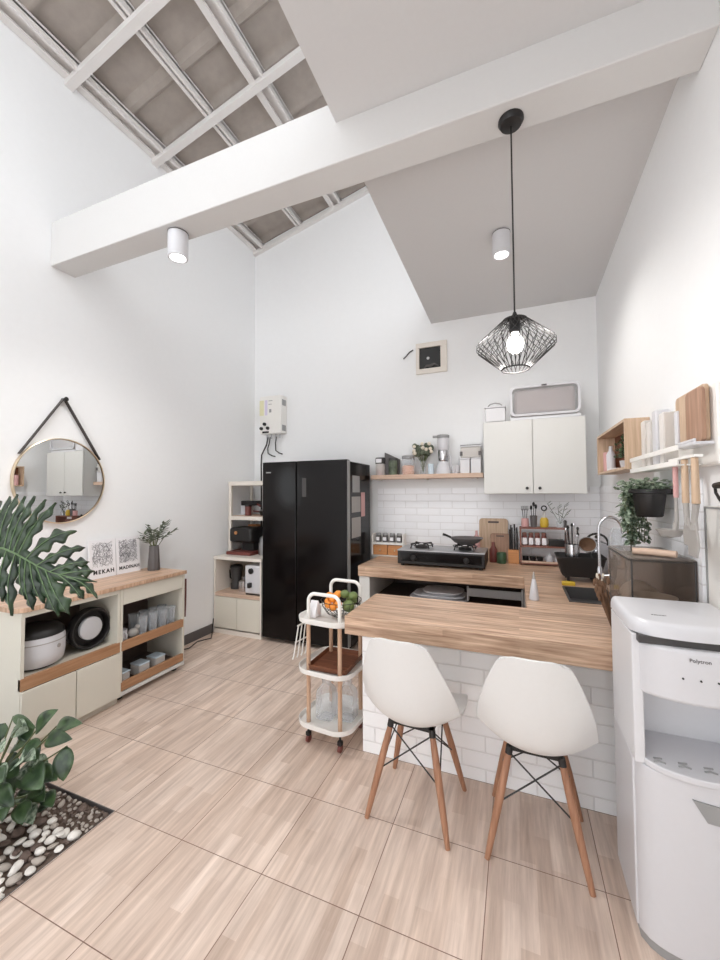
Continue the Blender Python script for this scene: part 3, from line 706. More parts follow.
# posters
for y0, z0, tilt, s, lb in ((1.955, .8155, 6, 'MEKAH', 'white city-map print lettered MEKAH leaning on the wall'), (2.168, .8155, 6, 'MADINAH', 'white city-map print lettered MADINAH leaning next to the vase')):
    t = thing('map_print', lb, 'print', (-2.95, y0 + .105, z0), rad(0), 'map prints on the sideboard'); t.rotation_euler = (0, -rad(5), 0)
    part('sheet', B().box(-.004, .004, -.104, .104, 0, .29), 'paper', t)
    rnd = random.Random(len(s)); b = B()
    for _ in range(150 if s == 'MEKAH' else 190):
        a = rnd.uniform(0, PI); cx, cz = rnd.uniform(-.075, .075), rnd.uniform(.10, .265); L = rnd.uniform(.02, .05)
        p0 = (.0045, max(-.08, min(.08, cx - L * math.cos(a))), max(.085, min(.27, cz - L * math.sin(a)))); p1 = (.0045, max(-.08, min(.08, cx + L * math.cos(a))), max(.085, min(.27, cz + L * math.sin(a))))
        b.tube([p0, ((0.0045), (p0[1] + p1[1]) / 2 + rnd.uniform(-.008, .008), (p0[2] + p1[2]) / 2 + rnd.uniform(-.008, .008)), p1], .0006 if s == 'MEKAH' else .0008, 4)
    part('map_lines', b, 'ink_grey', t)
    text_mesh('lettering', s, .042 if s == 'MEKAH' else .036, 'ink', t, (.0045, .006, .046), (rad(90), 0, rad(90)), spacing=1.3 if s == 'MEKAH' else 1.12, bold=.0012)

# vase with plant
t = thing('potted_plant', 'leafy sprig in a dark ribbed vase beside the map prints', 'plant', (-2.85, 2.425, .8155))
b = B(); n = 40
b.loft([[(r * (1 + .05 * math.cos(10 * 2 * PI * j / n)) * math.cos(2 * PI * j / n), r * (1 + .05 * math.cos(10 * 2 * PI * j / n)) * math.sin(2 * PI * j / n), z) for j in range(n)] for r, z in ((.045, 0), (.047, .01), (.036, .20), (.034, .205), (.030, .2))])
part('vase', b, 'dgrey', t)
rnd = random.Random(3)
def leaf_strip(b, base, tip, w_, bend=.0, nseg=6, side=None):
    base, tip = Vector(base), Vector(tip); d = tip - base; L = d.length; d.normalize()
    s = d.cross(Vector((0, 0, 1))) if side is None else Vector(side)
    if s.length < .01: s = Vector((1, 0, 0))
    s.normalize(); nrm = s.cross(d).normalized()
    rows = []
    for i in range(nseg + 1):
        f = i / nseg; wv = w_ * math.sin(PI * min(1, f * .93 + .05)) ** .75 if i < nseg else w_ * .04
        c = base + d * L * f + nrm * bend * L * (4 * f * (1 - f)) * -1 + Vector((0, 0, -abs(bend) * L * f * f))
        rows.append([c - s * wv + nrm * wv * .25, c, c + s * wv + nrm * wv * .25])
    V = [[b.bm.verts.new(p) for p in r] for r in rows]
    for a, c in zip(V, V[1:]):
        for k in range(2): b.bm.faces.new((a[k], a[k + 1], c[k + 1], c[k]))
bs, bl = B(), B()
for k in range(11):
    a = 2 * PI * k / 11 + rnd.uniform(-.2, .2); e = rad(rnd.uniform(28, 82)); L = rnd.uniform(.10, .20)
    p0 = Vector((0, 0, .2)); p1 = p0 + Vector((math.cos(a) * math.cos(e) * .7, math.sin(a) * math.cos(e) * 1.25, math.sin(e))) * L
    if p1.x < -.10: p1.x = -.10
    bs.tube([p0 - Vector((0, 0, .05)), p0.lerp(p1, .5) + Vector((0, 0, .015)), p1], [.003, .0025, .0015], 5)
    for f in (.35, .5, .65, .8, .92, 1):
        q = p0.lerp(p1, f) + Vector((0, 0, .012))
        for sgn in (-1, 1):
            an = a + sgn * 1.0; tip = q + Vector((math.cos(an) * .6, math.sin(an), rnd.uniform(.1, .7))) * rnd.uniform(.045, .07)
            if tip.x < -.12: tip.x = -.12
            leaf_strip(bl, q, tip, .010, .1, 4)
part('stems', bs, 'stem', t); o = part('leaves', bl, 'leaf_grey', t); so = o.modifiers.new('S', 'SOLIDIFY'); so.thickness = .0012

# round mirror
t = thing('wall_mirror', 'round mirror in a thin gold rim hung by a dark strap on the left wall', 'mirror', (XL + .002, 1.775, 1.55))
part('glass', B().lathe([(.292, .0), (.292, .02)], n=72, axis='x'), 'mirror', t)
part('rim', B().lathe([(.292, 0), (.299, 0), (.300, .028), (.296, .030), (.2925, .028)], n=72, axis='x', caps=(False, False)), 'brass', t)
hz = .585
b = B()
for sg in (-1, 1):
    a = rad(90 - 55); y1_, z1_ = sg * .302 * math.cos(a) , .302 * math.sin(a)
    p, q = Vector((0, sg * .004, hz)), Vector((0, sg * .262, .17))
    d = (q - p).normalized(); s = Vector((1, 0, 0)); nn = d.cross(s)
    b.loft([[p + s * x + nn * h for x, h in ((.002, -.003), (.03, -.003), (.03, .003), (.002, .003))], [q + s * x + nn * h for x, h in ((.002, -.003), (.03, -.003), (.03, .003), (.002, .003))]])
part('strap', b, 'strap', t)
part('hook', B().lathe([(.010, 0), (.010, .04), (.016, .045), (.001, .05)], (0, 0, hz - .004), 16, 'x'), 'black', t)

# ================================================================ SERVING CART
ct = thing('serving_cart', 'three-tier white serving cart with wooden posts and castors beside the bar table', 'cart', (-1.038, 2.168, 0), rad(-5))
TW, TD = .36, .38
for z in (.108, .409, .697):
    b = B(); o1 = rrect(TW, TD, .10, 8); 
    b.loft([[(x * k, y * k, z + h) for x, y in o1] for k, h in ((.93, 0), (.985, .006), (1, .022), (1, .034), (.985, .034), (.972, .014), (.94, .008))])
    part('tray', b, 'metal_white', ct)
PX, PY = .106, .128
for sx in (-1, 1):
    for sy in (-1, 1):
        x, y = sx * PX, sy * PY
        p = part('post', B().cyl((x, y, .117), (x, y, .409), .0125, n=16).cyl((x, y, .418), (x, y, .697), .0125, n=16), 'pale_wood', ct)
        c = part('castor', B().cyl((x, y, .06), (x, y, .112), .006).box(x - .012, x + .012, y - .012, y + .012, .04, .062), 'black_soft', ct)
        part('wheel', B().lathe([(.012, -.010), (.021, -.008), (.021, .008), (.012, .010)], (x, y, .021), 18, 'x'), 'brown_jar', c)
for sy in (-1, 1):
    y = sy * PY; r = .045; zt = .862 if sy < 0 else .893
    pts = [(-PX, y, .70), (-PX, y, zt - r)] + [(-PX + r - r * math.cos(rad(a)), y, zt - r + r * math.sin(rad(a))) for a in range(15, 91, 15)] + [(PX - r + r * math.sin(rad(a)), y, zt - r + r * math.cos(rad(a))) for a in range(0, 91, 15)] + [(PX, y, .70)]
    part('handle', B().tube(pts, .0105, 12), 'metal_white', ct)
solo('wooden_tray', 'dark brown wooden tray lying on the middle tier of the cart', 'tray', B().loft([[(x * k, y * k, h) for x, y in rrect(.25, .29, .02, 4)] for k, h in ((.96, 0), (1, .03), (.96, .03), (.94, .008))]), 'tray_wood', (-1.03, 2.175, .4245))
t = thing('fruit_bowl', 'wire fruit bowl on top of the cart', 'bowl', (-.995, 2.165, .706))
b = B()
for i in range(18):
    a = 2 * PI * i / 18; b.tube([(r * math.cos(a), r * math.sin(a), z) for r, z in ((.04, .006), (.085, .03), (.112, .07), (.122, .105))], .0016, 5)
for r, z in ((.122, .105), (.112, .07), (.085, .03), (.04, .006)): b.tube([(r * math.cos(2 * PI * i / 30), r * math.sin(2 * PI * i / 30), z) for i in range(30)], .002, 6, closed=True)
part('wire_basket', b, 'black', t)
oo = None
for i, (x, y, z, w_) in enumerate(((-.085, -.005, .085, 'leftmost, on the wire rim'), (-.062, -.052, .078, 'lower left, against the front wires'), (-.035, .0, .066, 'buried under the others'), (-.060, .040, .105, 'back left'), (-.040, -.030, .108, 'in the middle of the orange heap'), (-.070, -.018, .124, 'highest at the left'), (-.030, .022, .128, 'topmost, touching the green fruit'), (-.020, -.075, .072, 'front centre, lowest'), (.012, -.068, .092, 'front, nearest the green fruit'), (-.012, -.030, .136, 'very top of the heap'))):
    loc = (-.995 + x, 2.165 + y, .708 + z)
    if oo is None:
        oo = thing('orange', 'small bright orange, ' + w_ + ' of the fruit bowl', 'orange', loc, 0, 'oranges in the fruit bowl'); part('peel', B().ball((0, 0, 0), .0225, 18, (1, 1, .93)), 'orange', oo); part('stalk', B().lathe([(.003, .020), (.002, .023)], n=8), 'stem', oo)
    else: dup(oo, loc, i, 'small bright orange, ' + w_ + ' of the fruit bowl')
gg = None
for i, (x, y, z, s, w_) in enumerate(((.062, -.032, .078, .85, 'large one at the front'), (.050, .042, .090, .9, 'large one at the back'), (.030, -.012, .140, .7, 'highest one, beside the oranges'), (.078, .0, .130, .75, 'right-hand one above the two large ones'))):
    loc = (-.995 + x, 2.165 + y, .708 + z)
    if gg is None:
        gg = thing('avocado', 'green fruit, ' + w_ + ' in the fruit bowl', 'avocado', loc, 0, 'green fruits in the bowl'); part('peel', B().ball((0, 0, 0), .036, 18, (1, 1.15, .95)), 'lime', gg)
        part('stalk', B().lathe([(.004, .032), (.003, .037)], n=8), 'stem', gg)
    else:
        c = dup(gg, loc, i, 'green fruit, ' + w_ + ' in the fruit bowl'); c.scale = (s, s, s)
solo('paper_box', 'white folded paper box behind the cart handle beside the fruit bowl', 'box', B().prism([(-.035, 0), (.035, 0), (.035, .045), (0, .095), (-.035, .045)], 'x', -.03, .02), 'paper', (-1.140, 2.11, .7115), bevel=.003)
for lb, x, y, s in (('square clear glass jug on the low cart tier, nearer its front left post', -1.075, 2.125, 1.05), ('square clear glass jug on the low cart tier, nearer the island', -.955, 2.16, 1.05)):
    t = thing('glass_jug', lb, 'jug', (x, y, .1235), 0, 'glass jugs on the cart'); t.scale = (s, s, s)
    part('jug_body', B().loft([[(px * k, py * k, z) for px, py in rrect(.10, .10, .022, 5)] for k, z in ((.88, 0), (1, .008), (1, .07), (.97, .075), (1, .08), (1, .135), (.9, .155), (.5, .18), (.42, .19), (.42, .215))], True, False), 'glass', t)
    part('stopper', B().lathe([(.022, .2155), (.025, .23), (.012, .238), (.001, .24)]), 'sil', t)
    part('wire_clip', B().tube([(-.024, 0, .19), (-.034, 0, .212), (-.02, 0, .242), (.02, 0, .242), (.034, 0, .212), (.024, 0, .19)], .0016, 5), 'steel', t)
t = thing('dish_drainer', 'folded white wire drying rack hung on the left side of the cart', 'wire rack', (-1.225, 2.06, .46))
for i in range(4): part('wire_rod', B().tube([(-.004 + .004 * i, .035 * i, .20), (-.03 + .008 * i, .035 * i - .01, .02), (-.035 + .008 * i, .035 * i - .015, 0)], .004, 6), 'metal_white', t)
part('top_bar', B().tube([(-.004, -.01, .2), (.008, .115, .2)], .005, 6).tube([(-.02, -.01, .1), (.0, .115, .1)], .004, 6), 'metal_white', t)

# ================================================================ THINGS ON THE BACK COUNTER
Z = .8205
t = thing('gas_stove', 'black two-burner tabletop gas stove on the back worktop', 'stove', (-.61, 3.30, Z))
part('body', B().box(-.365, .365, 0, .36, .018, .13), 'black', t, bevel=.006)
part('top_plate', B().box(-.367, .367, -.002, .362, .13, .140), 'steel_b', t, bevel=.002)
part('front_glass', B().box(-.34, .34, -.004, -.0005, .045, .118), 'black_gloss', t)
for x in (-.22, .22): 
    part('knob', B().lathe([(.024, -.004), (.022, -.026), (.016, -.03)], (x, 0, .075), 20, 'y'), 'black_soft', t)
    bn = part('burner', B().lathe([(.055, .14), (.055, .150), (.035, .156), (.034, .166), (.001, .168)], (x * .86, .18, 0)), 'black_soft', t)
    b = B()
    for i in range(4):
        a = PI / 4 + i * PI / 2; cx = x * .86
        b.tube([(cx + .03 * math.cos(a), .18 + .03 * math.sin(a), .178), (cx + .10 * math.cos(a), .18 + .10 * math.sin(a), .180), (cx + .115 * math.cos(a), .18 + .115 * math.sin(a), .141)], .006, 6)
    b.tube([(x * .86 + .10 * math.cos(2 * PI * i / 28), .18 + .10 * math.sin(2 * PI * i / 28), .170) for i in range(28)], .004, 6, closed=True)
    part('grate', b, 'black', t)
for x in (-.33, .33):
    part('foot', B().lathe([(.015, 0), (.015, .018)], (x, .04, 0)), 'black', t)
    part('foot', B().lathe([(.015, 0), (.015, .018)], (x, .32, 0)), 'black', t)
t = thing('frying_pan', 'dark wok pan on the right burner with its handle pointing left', 'pan', (-.41, 3.48, Z + .187))
part('pan_body', B().lathe([(.06, 0), (.10, .016), (.138, .052), (.142, .056), (.134, .052), (.095, .02), (.001, .006)], n=36, caps=(True, False)), 'dgrey', t)
part('handle', B().tube([(-.13, -.01, .055), (-.165, -.02, .072), (-.195, -.03, .082)], [.010, .010, .012], 10), 'black', t)

t = thing('spice_organiser', 'white two-tier spice organiser with small orange-wood drawers by the refrigerator', 'spice rack', (-1.21, 3.80, Z))
part('frame', B().box(-.165, -.155, -.06, .06, 0, .22).box(.155, .165, -.06, .06, 0, .22).box(-.155, .155, -.06, .06, 0, .008).box(-.155, .155, -.06, .06, .115, .135).box(-.155, .155, .052, .06, .12, .2), 'metal_white', t)
for x in (-.077, .077):
    d = part('drawer', B().box(x - .073, x + .073, -.055, .05, .012, .108), 'orange_wood', t, bevel=.002); part('knob', B().ball((x, -.062, .06), .010), 'brass', d)
for i, x in enumerate((-.112, -.038, .036, .110)):
    s_ = thing('spice_jar', ['first glass spice jar from the refrigerator on the white organiser', 'second glass spice jar from the refrigerator on the white organiser', 'third glass spice jar from the refrigerator on the white organiser', 'glass spice jar nearest the stove on the white organiser'][i], 'jar', (-1.21 + x, 3.80, Z + .1355), 0, 'jars on the white organiser')
    part('jar', B().lathe([(.027, 0), (.028, .06), (.024, .068)]), 'dgrey', s_); part('lid', B().lathe([(.026, .068), (.026, .085), (.022, .09)]), 'grey', s_); part('label', B().box(-.018, .018, -.0300, -.0285, .015, .05), 'paper', s_)

t = thing('chopping_board', 'large light wood chopping board with a handle slot leaning on the tiles', 'chopping board', (-.21, 3.905, Z)); t.rotation_euler = (rad(-6), 0, 0)
b = B(); b.prism([(x, z) for x, z in rrect(.26, .385, .03, 5, 0, .1925)], 'y', -.012, .006); o = part('board', b, 'board_light', t, bevel=.002)
part('handle_slot', B().prism(rrect(.10, .018, .008, 4, 0, .35), 'y', -.0125, -.0118), 'dark_back', t)
t = thing('chopping_board', 'smaller darker chopping board in front of the large light one', 'chopping board', (-.15, 3.86, Z)); t.rotation_euler = (rad(-5), 0, 0)
part('board', B().prism(rrect(.17, .25, .02, 5, 0, .125), 'y', -.008, .006), 'board_dark', t, bevel=.002); part('handle_slot', B().prism(rrect(.07, .012, .005, 4, 0, .225), 'y', -.0085, -.0078), 'dark_back', t)
t = thing('knife_block', 'orange-wood knife block full of black knives between board and bottle rack', 'knife block', (-.034, 3.78, Z))
part('block', B().box(-.045, .045, -.05, .05, 0, .12), 'orange_wood', t, bevel=.003)
for i, (x, y, h) in enumerate(((-.030, -.02, .20), (-.010, -.02, .22), (.012, -.02, .21), (.032, -.02, .18), (-.02, .02, .24), (.01, .02, .25), (.03, .02, .22))):
    part('knife_handle', B().box(x - .007, x + .007, y - .010, y + .010, .12, .12 + h * .9), 'black', t, bevel=.003)
solo('green_canister', 'dark green canister in front of the chopping boards', 'canister', B().lathe([(.038, 0), (.042, .01), (.042, .085), (.038, .095), (.012, .10), (.001, .10)]), 'green', (-.135, 3.72, Z))
solo('dark_bottle', 'dark purple-brown bottle beside the stove', 'bottle', B().lathe([(.034, 0), (.036, .01), (.036, .11), (.014, .15), (.014, .18), (.001, .182)]), 'brown_jar', (-.205, 3.76, Z))
solo('pink_bottle', 'pink squeeze bottle standing behind the wok pan', 'bottle', B().lathe([(.03, 0), (.032, .01), (.032, .20), (.012, .235), (.012, .27), (.001, .272)]), 'pink', (-.36, 3.86, Z))

# bottle rack
rx, ry = .02, 3.70
t = thing('bottle_rack', 'reddish wood two-shelf countertop rack with seasoning bottles', 'rack', (rx, ry, Z))
RW, RD, RH = .375, .15, .325
for x in (0, RW - .012): part('side_frame', B().box(x, x + .012, 0, RD, 0, RH - .01), 'red_wood', t)
for z in (.010, .155, RH - .012): part('shelf', B().box(-.002, RW + .002, 0, RD, z, z + .012), 'red_wood', t)
part('front_rail', B().box(.012, RW - .012, -.004, 0, .022, .038), 'pale_wood_u', t)
for i in range(4):
    s_ = thing('seasoning_bottle', ['leftmost', 'second', 'third', 'rightmost'][i] + ' red-capped seasoning bottle with white label on the middle rack shelf', 'bottle', (rx + .038 + .052 * i, ry + .05, Z + .1675), 0, 'seasoning bottles on the rack')
    part('bottle_body', B().lathe([(.021, 0), (.022, .075), (.017, .085)]), 'brown_jar', s_); part('cap', B().lathe([(.019, .085), (.019, .105), (.016, .11)]), 'red_wood', s_); part('label', B().box(-.017, .017, -.0245, -.022, .008, .066), 'paper', s_)
solo('black_case', 'black rectangular case on the middle rack shelf', 'case', B().box(-.06, .06, -.05, .04, 0, .055), 'black', (rx + .29, ry + .06, Z + .1675), bevel=.006)
for i in range(3):
    solo('black_cup', ['left', 'middle', 'right'][i] + ' one of three small black cups on the bottom rack shelf', 'cup', B().lathe([(.02, 0), (.027, .045), (.024, .045), (.018, .006)]), 'black', (rx + .045 + .058 * i, ry + .06, Z + .0225), 'black cups on the rack')
for i, x in enumerate((.235, .30)):
    s_ = thing('sauce_jar', ['small white jar with a knob lid beside the black cups', 'small white jar at the right end of the bottom rack shelf'][i], 'jar', (rx + x, ry + .06, Z + .0225), 0, 'white jars on the rack'); part('jar', B().lathe([(.024, 0), (.03, .03), (.026, .055)]), 'plastic', s_); part('lid', B().lathe([(.026, .055), (.015, .066), (.006, .07), (.009, .08), (.001, .084)]), 'plastic2', s_)
ZT = Z + RH + .0005
t = thing('fork_holder', 'white cup of black forks at the left end of the rack top', 'utensil holder', (rx + .045, ry + .07, ZT)); part('cup', B().lathe([(.028, 0), (.032, .01), (.030, .075), (.027, .075), (.025, .01)]), 'pink', t)
for i, x in enumerate((-.015, .0, .014)):
    part('fork', B().cyl((x * .5, 0, .01), (x * 1.4, 0, .15), .003, n=6).box(x * 1.4 - .009, x * 1.4 - .006, -.001, .001, .15, .185).box(x * 1.4 + .006, x * 1.4 + .009, -.001, .001, .15, .185).box(x * 1.4 - .0015, x * 1.4 + .0015, -.001, .001, .15, .185).box(x * 1.4 - .009, x * 1.4 + .009, -.001, .001, .147, .152), 'black', t)
t = thing('spoon_holder', 'dark glass of tall black spoons on the rack top', 'utensil holder', (rx + .115, ry + .07, ZT)); part('cup', B().lathe([(.024, 0), (.030, .10), (.027, .10), (.022, .006)]), 'dgrey', t)
for x, h in ((-.018, .17), (.002, .20), (.02, .18)): part('spoon', B().cyl((x * .5, 0, .01), (x, 0, h - .02), .003, n=6).ball((x, 0, h), .016, 12, (.7, .3, 1.3)), 'black', t)
t = thing('tea_jar', 'yellow jar with a dark round lid knob on the rack top', 'jar', (rx + .20, ry + .07, ZT)); part('jar', B().lathe([(.030, 0), (.036, .02), (.034, .065), (.022, .085)]), 'yellow', t); part('lid', B().lathe([(.023, .085), (.012, .10), (.008, .14)]), 'frost', t); part('strainer_ring', B().tube([(.020 * math.cos(2 * PI * i / 20), 0, .165 + .020 * math.sin(2 * PI * i / 20)) for i in range(20)], .006, 6, closed=True), 'black', t)
t = thing('herb_bottle', 'clear bottle with green sprigs at the right end of the rack top', 'bottle', (rx + .325, ry + .07, ZT)); part('bottle_body', B().lathe([(.028, 0), (.03, .05), (.02, .07), (.02, .08)]), 'glass', t)
b = B()
for a, L in ((-.5, .2), (-.1, .15), (.25, .17), (.5, .12)):
    p = Vector((0, 0, .03)); q = p + Vector((math.sin(a), .1, math.cos(a))) * L; b.tube([p, q], .002, 5)
    for f in (.5, .7, .9, 1): leaf_strip(b, p.lerp(q, f), p.lerp(q, f) + Vector((.03 * (1 if f > .6 else -1), -.01, .03)), .009, .1, 3)
o = part('sprigs', b, 'leaf_mid', t); o.modifiers.new('S', 'SOLIDIFY').thickness = .001
solo('pepper_mill', 'small grey mill at the far right corner of the rack top', 'pepper mill', B().lathe([(.016, 0), (.012, .03), (.016, .05), (.010, .06), (.001, .064)]), 'dgrey', (rx + .365, ry + .11, ZT))

# dish tub + cutlery + kettle etc
t = thing('dish_tub', 'black tapered dish tub on the worktop behind the sink', 'tub', (.41, 3.20, Z))
b = B(); o1 = rrect(.30, .24, .03, 5)
b.loft([[(x * k, y * k, z) for x, y in o1] for k, z in ((.74, .035), (.80, .045), (1, .165), (1.03, .170), (1.03, .178), (.985, .178), (.94, .155), (.76, .055))])
part('tub', b, 'black_soft', t); 
for x in (-.08, .08):
    for y in (-.06, .06): part('foot', B().lathe([(.010, 0), (.010, .036)], (x, y, 0)), 'black', t)
t = thing('cutlery_holder', 'steel cutlery cup bristling with dark-handled cutlery in the dish tub', 'utensil holder', (.365, 3.19, Z + .0555))
b = B().lathe([(.046, 0), (.046, .20), (.043, .20), (.043, .005)], n=24); part('cup', b, 'steel', t)
rnd = random.Random(5)
for i in range(9):
    a = rnd.uniform(0, 6.28); x, y = .022 * math.cos(a), .022 * math.sin(a); h = rnd.uniform(.24, .34)
    part('cutlery', B().tube([(x * .6, y * .6, .02), (x * 1.7, y * 1.6, h)], [.003, .005], 6).ball((x * 1.75, y * 1.65, h + .008), .009, 8, (1, .5, 1.6)), 'steel' if i % 2 else 'black', t)
t = thing('strainer', 'brownish mesh strainer leaning in the dish tub', 'strainer', (.485, 3.16, Z + .16)); t.rotation_euler = (rad(62), rad(-12), 0)
part('mesh_bowl', B().lathe([(.055, 0), (.045, -.025), (.02, -.04), (.001, -.043)], (0, .11, 0), 24, caps=(False, True)), 'dry', t); part('rim', B().tube([(.055 * math.cos(2 * PI * i / 26), .11 + .055 * math.sin(2 * PI * i / 26), 0) for i in range(26)], .003, 6, closed=True), 'steel_b', t); part('handle', B().tube([(0, .055, 0), (0, -.03, 0)], .004), 'black', t)
t = thing('kettle', 'round chrome kettle with a black ring handle behind the tap', 'kettle', (.565, 3.47, Z))
part('body', B().lathe([(.055, 0), (.07, .01), (.068, .13), (.078, .19), (.064, .24), (.03, .262), (.001, .266)], n=28), 'steel', t); part('handle', B().tube([(.075 * math.cos(rad(a)), 0, .235 + .075 * math.sin(rad(a))) for a in range(-10, 191, 20)], .008), 'black', t); part('lid_knob', B().ball((0, 0, .285), .014), 'black', t); part('spout', B().tube([(-.055, 0, .16), (-.085, 0, .20), (-.095, 0, .225)], [.014, .010, .008]), 'steel', t)
t = thing('glass_jar', 'clear glass jar with a frosted filling under the tap spout', 'jar', (.63, 3.15, Z)); part('jar', B().lathe([(.045, 0), (.048, .02), (.048, .30), (.035, .36), (.03, .38)], n=24), 'glass', t); part('contents', B().lathe([(.04, .01), (.04, .26), (.001, .265)]), 'frost', t)  # plain jar with frosted filling, nothing in it glows
t = thing('squeeze_bottle', 'white cone-shaped squeeze bottle standing on the worktop left of the sink', 'bottle', (.085, 2.53, Z)); part('bottle_body', B().lathe([(.026, 0), (.028, .006), (.018, .08), (.010, .12)]), 'plastic', t); part('nozzle', B().lathe([(.009, .12), (.003, .160), (.001, .162)]), 'sil', t)
solo('sponge', 'yellow sponge between the dish tub and the sink', 'sponge', B().box(-.04, .04, -.022, .022, 0, .025), 'yellow', (.315, 3.0, Z), bevel=.005)

# dish cover box
t = thing('dish_box', 'smoky see-through dish storage box on the worktop behind the water dispenser', 'dish box', (.56, 1.98, Z))
BW, BD, BH = .235, .44, .345
b = B(); b.loft([[(x, y + BD / 2, z) for x, y in rrect(BW, BD, .03, 6)] for z in (.0, BH - .012)] , False, False)
part('smoked_walls', b, 'smoke', t)
b = B(); b.loft([[(x * k, y * k + BD / 2, z) for x, y in rrect(BW, BD, .03, 6)] for k, z in ((1, BH - .012), (1.015, BH - .010), (1.015, BH), (.97, BH + .004))]); part('smoked_lid', b, 'smoke', t)
b = B(); 
for z in (.004, BH - .006): b.tube([(x, y + BD / 2, z) for x, y in rrect(BW, BD, .03, 6)], .004, 6, closed=True)
for x, y in ((-BW / 2 + .008, .008), (BW / 2 - .008, .008), (-BW / 2 + .008, BD - .008)): b.tube([(x, y, 0), (x, y, BH)], .0035, 6)
part('dark_edges', b, 'char', t)
part('lid_handle', B().tube([(-.085, .10, BH + .022), (-.04, .09, BH + .022), (.055, .03, BH + .022)], [.014, .016, .015], 10), 'pale_wood_u', t)
for i, (r, z, lb) in enumerate(((.088, .10, 'wide cream bowl, the upper one inside the smoky dish box'), (.092, .03, 'wide cream bowl, the lower one inside the smoky dish box'))):
    solo('bowl', lb, 'bowl', B().lathe([(.04, 0), (.07, .02), (r, .065), (r - .004, .065), (.06, .02), (.001, .006)], n=30, caps=(True, False)), 'shelf_cream', (.56, 2.12, Z + z + (0 if i else .0)), 'bowls in the smoky dish box')
for i in range(5):
    solo('plate', ['front', 'second', 'third', 'fourth', 'rearmost'][i] + ' upright plate inside the smoky dish box', 'plate', B().lathe([(.001, 0), (.05, .001), (.078, .010), (.08, .012), (.05, .005), (.001, .004)], (0, 0, .08), 28, 'y', caps=(False, False)), 'shelf_cream', (.56, 2.26 + .028 * i, Z + .022), 'plates in the smoky dish box')

# dried flowers in dark vase beside the dish box
t = thing('dried_bouquet', 'bunch of brown dried stems hanging over the worktop beside the water dispenser', 'dried flowers', (.375, 2.12, Z)); t.scale = (.85, .85, .92)
rnd = random.Random(11); b, b2 = B(), B()
for i in range(22):
    x = rnd.uniform(-.02, .02); y = rnd.uniform(-.03, .03)
    b.tube([(.03 + x * .3, -.02 + y * .2, .0), (.01 + x, y, .10), (-.015 + x * 1.6, y * 1.6, .21 + rnd.uniform(-.03, .03))], [.002, .0025, .003], 5)
    c = (-.015 + x * 1.6, y * 1.6, .20 + rnd.uniform(-.05, .05)); b2.ball(c, rnd.uniform(.006, .010), 8, (1, .8, 2.2))
part('stems', b, 'dry', t); part('seed_heads', b2, 'dry', t)
b = B()
for i in range(7): b.ball((-.03 + rnd.uniform(-.015, .02), rnd.uniform(-.02, .02), .235 + rnd.uniform(-.03, .03)), .006, 8, (1, 1, 2.2))
part('pale_heads', b, 'dry_pale', t, label='cream coloured seed heads')

# ================================================================ WALL SHELF ITEMS
S = 1.6335
def P_(x, y=3.885): return (x, y, S)
t = thing('storage_jar', 'black-lidded clear jar with pink powder at the left end of the wall shelf', 'jar', P_(-1.325)); part('jar', B().lathe([(.05, 0), (.052, .01), (.052, .12), (.048, .125)], caps=(True, False)), 'frost', t); part('contents', B().lathe([(.046, .004), (.046, .06), (.001, .06)]), 'magenta', t); part('lid', B().lathe([(.053, .125), (.053, .185), (.048, .19)]), 'char', t); part('label', B().box(-.03, .03, -.0545, -.052, .135, .175), 'paper', t)
solo('grey_box', 'grey folded box with a slanted top behind the jars', 'box', B().prism([(-.08, 0), (.07, 0), (.08, .17), (-.075, .245)], 'y', -.03, .03), 'dgrey', (-1.205, 3.92, S), bevel=.003)
t = thing('tall_jar', 'narrow jar with dark lid in front of the slanted grey box', 'jar', P_(-1.175, 3.84)); part('jar', B().lathe([(.042, 0), (.044, .01), (.044, .15)]), 'leaf_grey', t); part('lid', B().lathe([(.045, .15), (.045, .175)]), 'char', t)
t = thing('sweet_jar', 'wide clear jar half full of pink and peach sweets', 'jar', P_(-1.02, 3.865)); part('jar', B().lathe([(.068, 0), (.072, .012), (.072, .15), (.062, .17)], caps=(True, False)), 'glass', t); part('contents', B().lathe([(.06, .004), (.066, .02), (.066, .09), (.04, .10), (.001, .10)]), 'peach', t); part('lid', B().lathe([(.064, .17), (.064, .192), (.06, .196)]), 'grey', t)
t = thing('dried_flowers', 'grey-green dried flowers in a narrow glass vase on the wall shelf', 'flowers', P_(-.87)); part('vase', B().lathe([(.028, 0), (.03, .01), (.026, .12), (.03, .14)], caps=(True, False)), 'glass', t)
rnd = random.Random(8); b, b2 = B(), B()
for i in range(26):
    a = rnd.uniform(0, 6.28); r = rnd.uniform(.01, .10); q = Vector((r * math.cos(a) * 1.15, max(-.08, min(.07, r * math.sin(a))), rnd.uniform(.21, .30))); b.tube([(0, 0, .02), (q.x * .3, q.y * .3, .13), q], .002, 5); b2.ball(q, rnd.uniform(.024, .036), 9, (1, 1, 1.0))
part('stems', b, 'stem', t); part('blooms', b2, 'leaf_grey', t)
for i in range(10):
    a = rnd.uniform(0, 6.28); b = B().ball((.09 * math.cos(a) + .01, -.05 - .03 * rnd.random(), rnd.uniform(.20, .31)), .018, 9)
    part('cream_bloom', b, 'dry_pale', t, label='cream coloured bloom')
solo('pale_tin', 'small pale blue tin between the dried flowers and the juicer', 'tin', B().lathe([(.030, 0), (.030, .10), (.027, .104), (.001, .104)]), 'blue', P_(-.785, 3.85))
t = thing('juicer', 'tall white and chrome juicer on the wall shelf', 'juicer', P_(-.665, 3.87))
